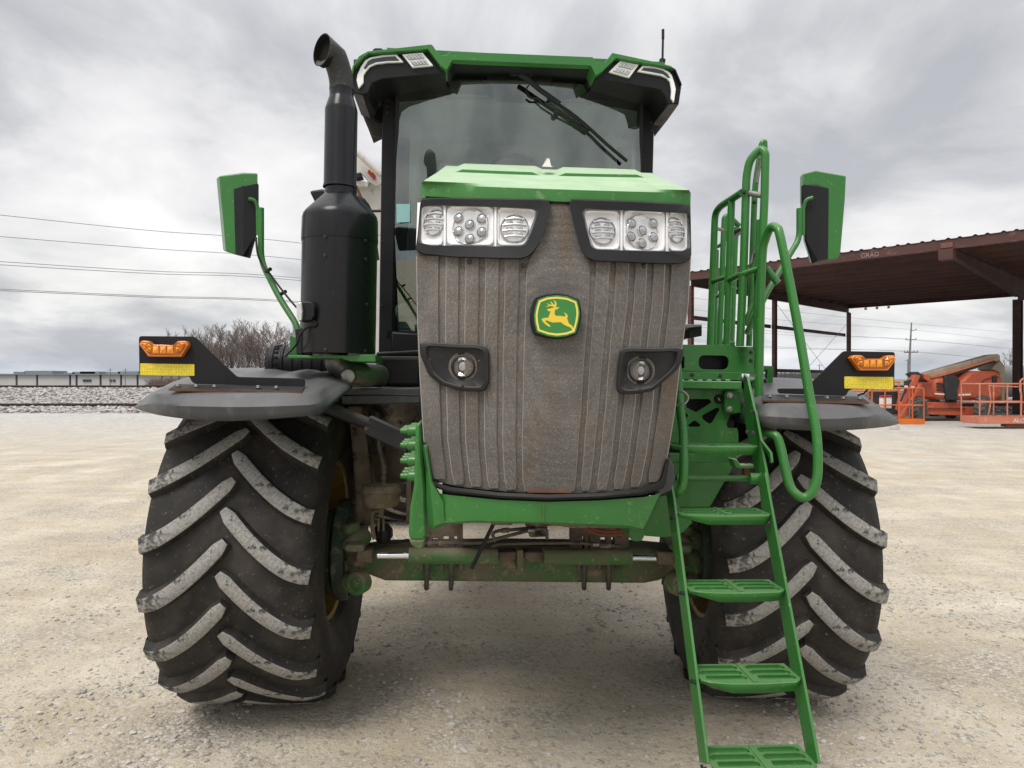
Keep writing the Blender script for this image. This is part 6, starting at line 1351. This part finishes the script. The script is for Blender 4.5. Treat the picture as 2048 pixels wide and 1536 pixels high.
# wiper
wp = part('wiper'); tb('wiper_arm', [(1040, 150, .20), (1054, 158, .20), (1080, 180, .22), (1120, 208, .24)], .0145, 'black_plastic', wp, fil=0); tb('wiper_arm', [(1075, 175, .22), (1100, 196, .24), (1178, 258, .29)], .009, 'black_plastic', wp, fil=0)
tb('wiper_link', [(1054, 190, .26), (1062, 196, .26), (1074, 196, .26), (1086, 208, .265), (1112, 224, .27), (1150, 244, .285), (1178, 263, .30)], .0065, 'black_plastic', wp, fil=0)
tb('wiper_blade', [(1096, 196, .27), (1140, 225, .28), (1178, 256, .30), (1215, 290, .32), (1254, 322, .345)], .0105, 'black_plastic', wp, fil=0, smooth=4)
m = MB(); m.lathe([(.017, -.02), (.017, .01), (.01, .014)], 16, mat=Matrix.Translation(L(1114, 225, .26)) @ Matrix.Rotation(R(90), 4, 'X')); m.build('wiper_pivot', MT['black_plastic'], wp)
tb('wiper_hose', [(1062, 168, .3), (1054, 175, .29), (1053, 183, .29), (1060, 188, .3), (1070, 186, .3)], .004, 'black_plastic', wp, fil=0, smooth=4)
# ---------------------------------------------------------------- rear hopper and boom frame behind the cab
hp = part('rear_hopper'); m = MB(); m.ext([Vector((-1.45, 3.4, 1.9)), Vector((-1.45, 3.4, 3.45)), Vector((1.05, 3.4, 3.45)), Vector((1.05, 3.4, 1.9)), Vector((.6, 3.4, 1.5)), Vector((-1.0, 3.4, 1.5))], (0, 3, 0)); m.build('hopper_box', MT['white'], hp, bevel=.02)
lplate('frame_plate', [(698, 296), (728, 320), (762, 349), (762, 368), (752, 371), (735, 361), (735, 372), (700, 372)], [[(709, 348), (721, 344), (740, 364), (710, 362)]], 2.9, .05, MT['white'], hp, .003)
tb('frame_rail', [(716, 306, 2.8), (763, 350, 2.8)], .03, 'white', hp, fil=0); lx('frame_sheet', [(700, 366), (762, 368), (762, 470), (746, 470), (740, 425), (700, 425)], 3.0, .04, 'white', hp, .003)
tb('frame_strut', [(712, 372, 2.7), (735, 425, 2.7)], .015, 'rust', hp, fil=0); lx('frame_light', [(708, 345), (722, 345), (726, 355), (709, 358)], 2.85, .1, 'black_plastic', hp, .01)
tb('frame_bar', [(738, 422, 2.75), (763, 422, 2.75)], .012, 'black_plastic', hp, fil=0); tb('frame_bar', [(749, 440, 2.75), (752, 490, 2.7), (756, 520, 2.7)], .014, 'black_plastic', hp, fil=0)
q = L(733, 338, 2.78); MTX = Matrix.Translation(L(722, 331, 2.86)) @ Matrix.Rotation(R(90), 4, 'X') @ Matrix.Rotation(R(-42), 4, 'Z')
lx('warning_sticker', [(737, 340), (741, 338), (752, 352), (750, 361), (744, 355), (735, 345)], 2.88, .004, 'red_print', hp, 0); lx('sticker_patch', [(738, 337), (743, 338), (748, 345), (742, 344)], 2.877, .004, 'yellow', hp, 0)
# ---------------------------------------------------------------- ladder
ld = part('ladder')
def side_plate(name, fpts, th, depth, par=ld, mt='green'):
    """fpts: front-edge points from top to bottom (machine space); plate of that depth behind them"""
    rows = []
    for s in (-1, 1):
        pass
    m = MB(); f = [Vector(p) for p in fpts]; back = []
    for i, p in enumerate(f):
        t = (f[min(i+1, len(f)-1)]-f[max(i-1, 0)]).normalized(); n = Vector((0, 1, 0)) - t*t.y; n.normalize(); d = depth[i] if isinstance(depth, list) else depth; back.append(p+n*d)
    ring = f + back[::-1]; h = Vector((th/2, 0, 0)); m.ext([p-h for p in ring], h*2); return m.build(name, MT[mt], par, bevel=.0018)
LT, LB_ = Q(1349, 997, 2.81), Q(1417, 1528, 2.42); RTp, RB = Q(1541, 997, 2.81), Q(1639.5, 1528, 2.42)
side_plate('stringer', [Q(1331, 905, 2.9), Q(1341, 955, 2.86), LT, LB_], .011, [.05, .07, .085, .085])
side_plate('stringer', [Q(1532, 945, 2.845), RTp, RB], .011, [.07, .085, .085])
side_plate('stringer_hinge_plate', [Q(1489, 748, 3.08), Q(1497, 756, 3.06), Q(1510, 818, 2.99), Q(1535, 950, 2.86), Q(1538, 968, 2.85)], .011, [.02, .05, .11, .1, .03])
side_plate('hinge_strap', [Q(1512, 820, 2.93), Q(1524, 880, 2.89), Q(1543, 905, 2.87), Q(1545, 925, 2.86)], .01, [.02, .05, .03, .02])
def step(w_, idx):
    t = (LT.z-w_)/(LT.z-LB_.z); a = LT.lerp(LB_, t); b = RTp.lerp(RB, t); st_ = part('ladder_step', ld)
    x0, x1 = a.x+.006, b.x-.006; y0 = (a.y+b.y)/2-.035; D = .165; wd = x1-x0
    z0 = w_
    # top plate with six slots
    outl = [(x0, D), (x0, .035), (x0+.03, .012), (x0+wd*.28, -.004), (x0+wd*.6, -.006), (x1-.03, .006), (x1, .03), (x1, D)]
    holes = []; teeth = MB()
    for (h0, h1) in ((x0+.012, x0+wd*.49-.008), (x0+wd*.53+.008, x1-.014)):
        for k in range(3):
            ya = .026+k*.045; hh = .030; ring = fillet([Vector((h0+(.012 if k == 0 else 0), ya, 0)), Vector((h1, ya, 0)), Vector((h1, ya+hh, 0)), Vector((h0+(.012 if k == 0 else 0), ya+hh, 0))], .012, 3, True); holes.append([(p.x, p.y) for p in ring])
            for ye, dr_ in ((ya, 1), (ya+hh, -1)):
                n = 22; xa = h0+.014; xb = h1-.014
                for i in range(n):
                    p = xa+(xb-xa)*i/n; s_ = (xb-xa)/n; yy = y0+ye; base = [Vector((p, yy-.0012, z0)), Vector((p+s_, yy-.0012, z0)), Vector((p+s_, yy+.0012, z0)), Vector((p, yy+.0012, z0)), Vector((p+s_*.5, yy+dr_*.001, z0+.0055))]
                    teeth.add(base, [(0, 1, 4), (1, 2, 4), (2, 3, 4), (3, 0, 4)])
            teeth.grid([[Vector((q.x, y0+q.y, z0-.001)) for q in ring], [Vector((q.x, y0+q.y, z0-.016)) for q in ring]], closed=True)
    fr = Matrix.Translation((0, y0, z0-.0012)) @ Matrix.Rotation(R(-90), 4, 'X')
    plate('step_tread', [(p[0], p[1]) for p in outl], holes, .0024, MT['green'], st_, .0003, frame=Matrix.Translation((0, y0, z0-.0012)) @ Matrix.Rotation(R(-90), 4, 'X'))
    teeth.build('serrated_edges', MT['green'], st_, smooth=0)['kind'] = 'stuff'
    m = MB(); fx = [(x0, .035), (x0+.03, .012), (x0+wd*.28, -.004), (x0+wd*.6, -.006), (x1-.03, .006), (x1, .03)]
    low = [.014, .022, .036, .036, .036, .02]
    r0 = [Vector((x, y0+y, z0)) for x, y in fx]; r1 = [Vector((x, y0+y-.003, z0-.003)) for x, y in fx]; r2 = [Vector((x + (.012 if i == 1 else (-.01 if i == 4 else 0)), y0+y, z0-l)) for i, ((x, y), l) in enumerate(zip(fx, low))]
    def dens(r): 
        o_ = []
        for p, q in zip(r, r[1:]): o_ += [p.lerp(q, k/3) for k in range(3)]
        return o_+[r[-1]]
    m.grid([dens(r0), dens(r1), dens(r2)]); m.build('step_front', MT['green'], st_, smooth=50, solid=.003)
    m = MB(); m.box(((x0+x1)/2, y0+D-.001, z0-.012), (wd, .003, .022)); m.build('step_back', MT['green'], st_)
    m = MB(); m.bar(Vector((x0+wd*.51, y0+.0, z0+.0015)), Vector((x0+wd*.51, y0+D-.004, z0+.0015)), .016, .004); m.build('step_rib', MT['green'], st_)
    for dy in (.05, .085): bolt((x0-.013, y0+dy, z0-.018-(dy-.05)*.3), st_, 'dark', (-1, 0, 0), 1.1)
for i, (y, z) in enumerate(((890, 2.93), (1026, 2.80), (1175, 2.685), (1350, 2.56), (1525, 2.43))):
    w_ = Q(1450, y, z).z; step(w_, i)
tb('hinge_tube', [Q(1352, 956, 2.95), Q(1499, 957, 2.97)], .0125, 'green', ld, fil=0, seg=14); tb('hinge_boss', [Q(1499, 957, 2.93), Q(1520, 958, 2.93)], .024, 'green', ld, fil=0, seg=20); tb('hinge_boss', [Q(1518, 958, 2.93), Q(1531, 958, 2.93)], .031, 'green', ld, fil=0, seg=20)
for x, y, z in ((1487, 760, 3.12), (1486, 804, 3.08), (1503, 824, 3.0), (1495, 864, 2.98), (1506, 866, 2.96), (1538, 1046, 2.83)): bolt(Q(x, y, z-.04), ld, 'dark', (-.6, -1, 0), 1.3)
# handrails
tb('handrail', [(1517.5, 818, -.72), (1519, 700, -.72), (1524, 520, -.72), (1530, 480, -.74), (1541, 456, -.78), (1553, 456, -.82), (1562, 480, -.85), (1592, 632, -.92), (1619, 791, -1.0), (1633, 870, -1.04), (1635, 945, -1.06), (1626, 980, -1.06), (1610, 995, -1.05), (1592, 988, -1.04), (1577, 964, -1.02), (1560, 890, -.98), (1549, 870, -.96), (1527, 864, -.9)], .0195, 'green', mc, fil=0, smooth=5, seg=16)
tb('handrail', [(1352, 700, -.98), (1356, 761, -.98), (1360.6, 818, -1.0), (1366.5, 865, -1.02), (1368, 927, -1.05), (1365, 970, -1.05), (1354.5, 986, -1.04), (1342, 984, -1.0), (1330, 972, -.95)], .0185, 'green', mc, fil=0, smooth=5, seg=16)
tb('lock_ring', [(1350, 783, -1.08), (1368, 783, -1.1), (1376, 792, -1.1), (1376, 800, -1.1), (1368, 809, -1.1), (1350, 810, -1.08)], .0045, 'steel', mc, fil=.012)
pf_ = part('platform')
m = MB(); m.box((.76, -.1, 1.55), (.44, .78, .5)); m.build('dark_backing_box', MT['black_plastic'], pf_, bevel=.01)  # black box added behind the panels so their cutouts look dark
g = part('gate')
def gt_(n, pts, r, mt='green', par=g, fil=.06): return tb(n, pts, r*1.3, mt, par, fil=fil, seg=12)
gt_('gate_frame', [(1480, 692, -.6), (1487, 540, -.6), (1493, 350, -.6), (1500, 318, -.62), (1521, 297, -.64), (1531, 306, -.66), (1529, 400, -.66), (1521, 560, -.66), (1516, 740, -.66)], .0145)
gt_('gate_frame', [(1498, 692, -.5), (1505, 500, -.5), (1510, 370, -.5), (1524, 286, -.52), (1529, 283, -.52), (1530, 400, -.5)], .011)
gt_('gate_bar', [(1511, 700, -.62), (1513, 560, -.62), (1519, 440, -.62)], .010); gt_('gate_brace', [(1490, 650, -.58), (1513, 590, -.58)], .011, fil=0); gt_('gate_brace', [(1532, 536, -.68), (1556, 566, -.7)], .0125, fil=0)
gt_('gate_pin', [(1497, 386, -.62), (1524, 391, -.64)], .011, 'steel', fil=0); gt_('gate_spring', [(1513, 366, -.55), (1517, 340, -.55), (1521, 315, -.58)], .006, 'steel', fil=0); gt_('gate_spring', [(1503, 527, -.6), (1506, 510, -.6), (1515, 490, -.62)], .008, 'steel', fil=0)
bolt(L(1488, 384, -.62), g, 'dark', (-.5, -1, 0), 1.6); bolt(L(1509, 405, -.55), g, 'dark', s=1.4)
rl = part('platform_railing')
UO = L(1486, 400, -.56).x
def RL(x, y): return LU(x, y, UO)
for n, pts, r in (('railing_frame', [(1484, 385), (1440, 413), (1430, 428), (1420, 690)], .0145), ('railing_post', [(1463, 402), (1453, 690)], .0145), ('railing_bar', [(1422, 564), (1453, 555)], .011), ('railing_bar', [(1454, 562), (1482, 549)], .012)):
    tb(n, [RL(*p) for p in pts], r*1.25, 'green', rl, fil=.12 if n == 'railing_frame' else 0, seg=12)
tb('railing_bar', [(1482, 549, -.6), (1516, 538, -.66)], .0135, 'green', rl, fil=0)
for n, pts, r in (('rear_railing', [(1439, 690, .3), (1447, 470, .3), (1449, 435, .3), (1456, 431, .3), (1477, 451, .35)], .0135), ('rear_railing', [(1464, 680, .3), (1471, 478, .3), (1474, 455, .3)], .0125), ('rear_railing', [(1430, 690, .5), (1434, 500, .5)], .01), ('railing_bar', [(1432, 495, .35), (1448, 486, .32), (1457, 462, .3)], .009), ('railing_bar', [(1429, 594, .35), (1453, 585, .3)], .010), ('railing_bar', [(1447, 568, .3), (1472, 580, .3)], .012), ('railing_bar', [(1440, 683, .3), (1468, 686, .3)], .013)):
    tb(n, pts, r*1.25, 'green', rl, fil=.04, seg=12)
tb('railing_pin', [(1427, 456, .05), (1446, 460, .2)], .010, 'steel', rl, fil=0); bolt(L(1427, 455, -.0), rl, 'dark', s=1.4); lx('latch_plate', [(1466, 466), (1482, 455), (1482, 468), (1465, 482)], -.3, .02, 'steel', rl, .002); lx('latch_block', [(1470, 460), (1482, 455), (1482, 462), (1470, 468)], -.33, .03, 'black_plastic', rl, .003)
# platform panels
lplate('platform_panel', [(1362, 690), (1470, 690), (1471, 696), (1511, 696), (1511, 748), (1362, 741)], [rpoly([(1397, 710), (1458, 711), (1458, 740), (1397, 739)], 13, 5), rpoly([(1362.5, 712), (1369, 712), (1369, 738), (1362.5, 738)], 3, 2)], -.56, .012, MT['green'], pf_, .001)
m = MB(); A = L(1366, 689, -.56); B = L(1511, 694, -.56); m.ext([A, B, B+Vector((0, .9, 0)), A+Vector((0, .9, 0))], (0, 0, -.01)); m.build('platform_deck', MT['green'], pf_)
lx('platform_lower_panel', [(1362, 743), (1484, 745), (1484, 761), (1362, 759)], -.575, .012, 'green', pf_, .002)
lx('tread_ledge', [(1362, 761), (1484, 763), (1484, 779), (1362, 777)], -.68, .12, 'green_top', pf_, .004)
for i in range(6):
    x = 1366+i*18.5; m = MB(); q = L(x, 762, -.64); m.lathe([(.0125, 0), (.010, .005), (.007, .006), (.006, .002)], 14, mat=Matrix.Translation((q.x, -.62, L(x, 761, -.68).z))); m.build('tread_button', MT['green_top'], pf_)
Z7 = lambda x, y: (1300+x/4.0425, 680+y/4.0425)
hol = [[(290, 475), (480, 475), (495, 490), (497, 510), (372, 588), (290, 545)], [(540, 542), (562, 548), (565, 565), (505, 672), (485, 683), (420, 640), (418, 608)], [(360, 645), (412, 685), (405, 705), (312, 705), (305, 685)], [(225, 560), (285, 582), (313, 610), (285, 650), (215, 665)]]
lplate('cross_braced_panel', [(1338, 779), (1484, 779), (1484, 826), (1460, 829), (1452, 848), (1455, 856), (1474, 857), (1476, 866), (1476, 884), (1338, 884)], [rpoly([Z7(*p) for p in h], 3, 2) for h in hol], -.60, .010, MT['green'], pf_, .0015)
lx('hinge_bracket', [Z7(605, 425), Z7(625, 410), Z7(735, 412), Z7(738, 592), Z7(625, 592), Z7(605, 575)], -.64, .035, 'green', pf_, .003, r=.01)
for x, y in ((645, 450), (645, 560)): bolt(L(*Z7(x, y), -.645), pf_, 'zinc', s=1.5)
for x, y in ((343, 283), (570, 290), (815, 97), (815, 165)): bolt(L(*Z7(x, y), -.585 if y > 200 else -.56), pf_, 'dark', s=1.3)
m = MB(); m.lathe([(.022, 0), (.022, .008), (.017, .012), (.001, .012)], 24, mat=Matrix.Translation(L(*Z7(555, 478), -.60)) @ Matrix.Rotation(R(90), 4, 'X')); m.build('engine_stop_knob', MT['black_plastic'], pf_); m = MB(); m.bar(L(*Z7(552, 468), -.614), L(*Z7(565, 490), -.614), .003, .003); m.build('knob_mark', MT['white_print'], pf_)
lx('ladder_crossbar', [(1338, 907), (1474, 909), (1476, 926), (1338, 924)], -.72, .05, 'green', pf_, .004)
lx('gusset_panel', [(1338, 925), (1470, 926), (1463, 940), (1420, 1014), (1338, 1014)], -.62, .012, 'green', pf_, .002)
lx('lower_gusset', [(1290, 1000), (1340, 990), (1385, 1045), (1365, 1066), (1330, 1075), (1290, 1072)], -.75, .012, 'green', pf_, .002)
lx('latch_bracket', [Z7(670, 960), Z7(700, 962), Z7(735, 1010), Z7(858, 1008), Z7(860, 1035), Z7(725, 1040), Z7(690, 1030)], -.82, .06, 'green_top', pf_, .004); lx('latch_shim', [Z7(760, 1000), Z7(805, 1000), Z7(800, 1140), Z7(765, 1140)], -.78, .03, 'rust', pf_, .003)
for y in ((760), (804)): tb('hinge_pin', [(1498, y+1, -.70), (1514, y+1, -.70)], .009 if y < 800 else .012, 'green', pf_, fil=0)
for y in (761, 805): tb('pin_collar', [(1511, y, -.705), (1515, y, -.705)], .0155, 'rust', pf_, fil=0); bolt(L(1529, y+.5, -.7), pf_, 'dark', (.7, -.7, 0), 1.6)
lx('battery_bracket', [(1384, 650), (1404, 650), (1404, 672), (1378, 676), (1378, 658)], -.3, .3, 'black_plastic', pf_, .003); lx('bracket_lip', [(1372, 648), (1404, 649), (1404, 653), (1372, 656)], -.32, .03, 'steel', pf_, .002)
lx('mount_loop', [(1526, 731), (1545, 732), (1547, 736), (1546, 768), (1526, 768), (1526, 760), (1535, 758), (1535, 740), (1526, 740)], -.5, .03, 'green', pf_, .003)
lplate('side_box', [(1505, 760), (1534, 762), (1534, 780), (1505, 780)], [], -.5, .1, MT['green'], pf_, .004)
tb('ground_wire', [(1685, 862, -.3), (1684, 874, -.3), (1687, 888, -.3)], .0025, 'wire', mc, fil=0)
tb('beacon_cable', [(1735, 779, -.78), (1728, 787, -.76), (1715, 791, -.74)], .004, 'black_plastic', mc, fil=0)
# sidewall lettering on the right tyre
for txt, a0 in (('MICHELIN', 200),):
    for i, ch in enumerate(txt):
        a = R(a0 + i*6.2); mm_ = Matrix.Rotation(-a, 4, 'X') @ Matrix.Translation((-.404, 0, .60)) @ Matrix.Rotation(R(-90), 4, 'Z') @ Matrix.Rotation(R(90), 4, 'X')
        lettering(ch, .075, wr_, mm_, 'black_dusty', 'sidewall_letter', .003)
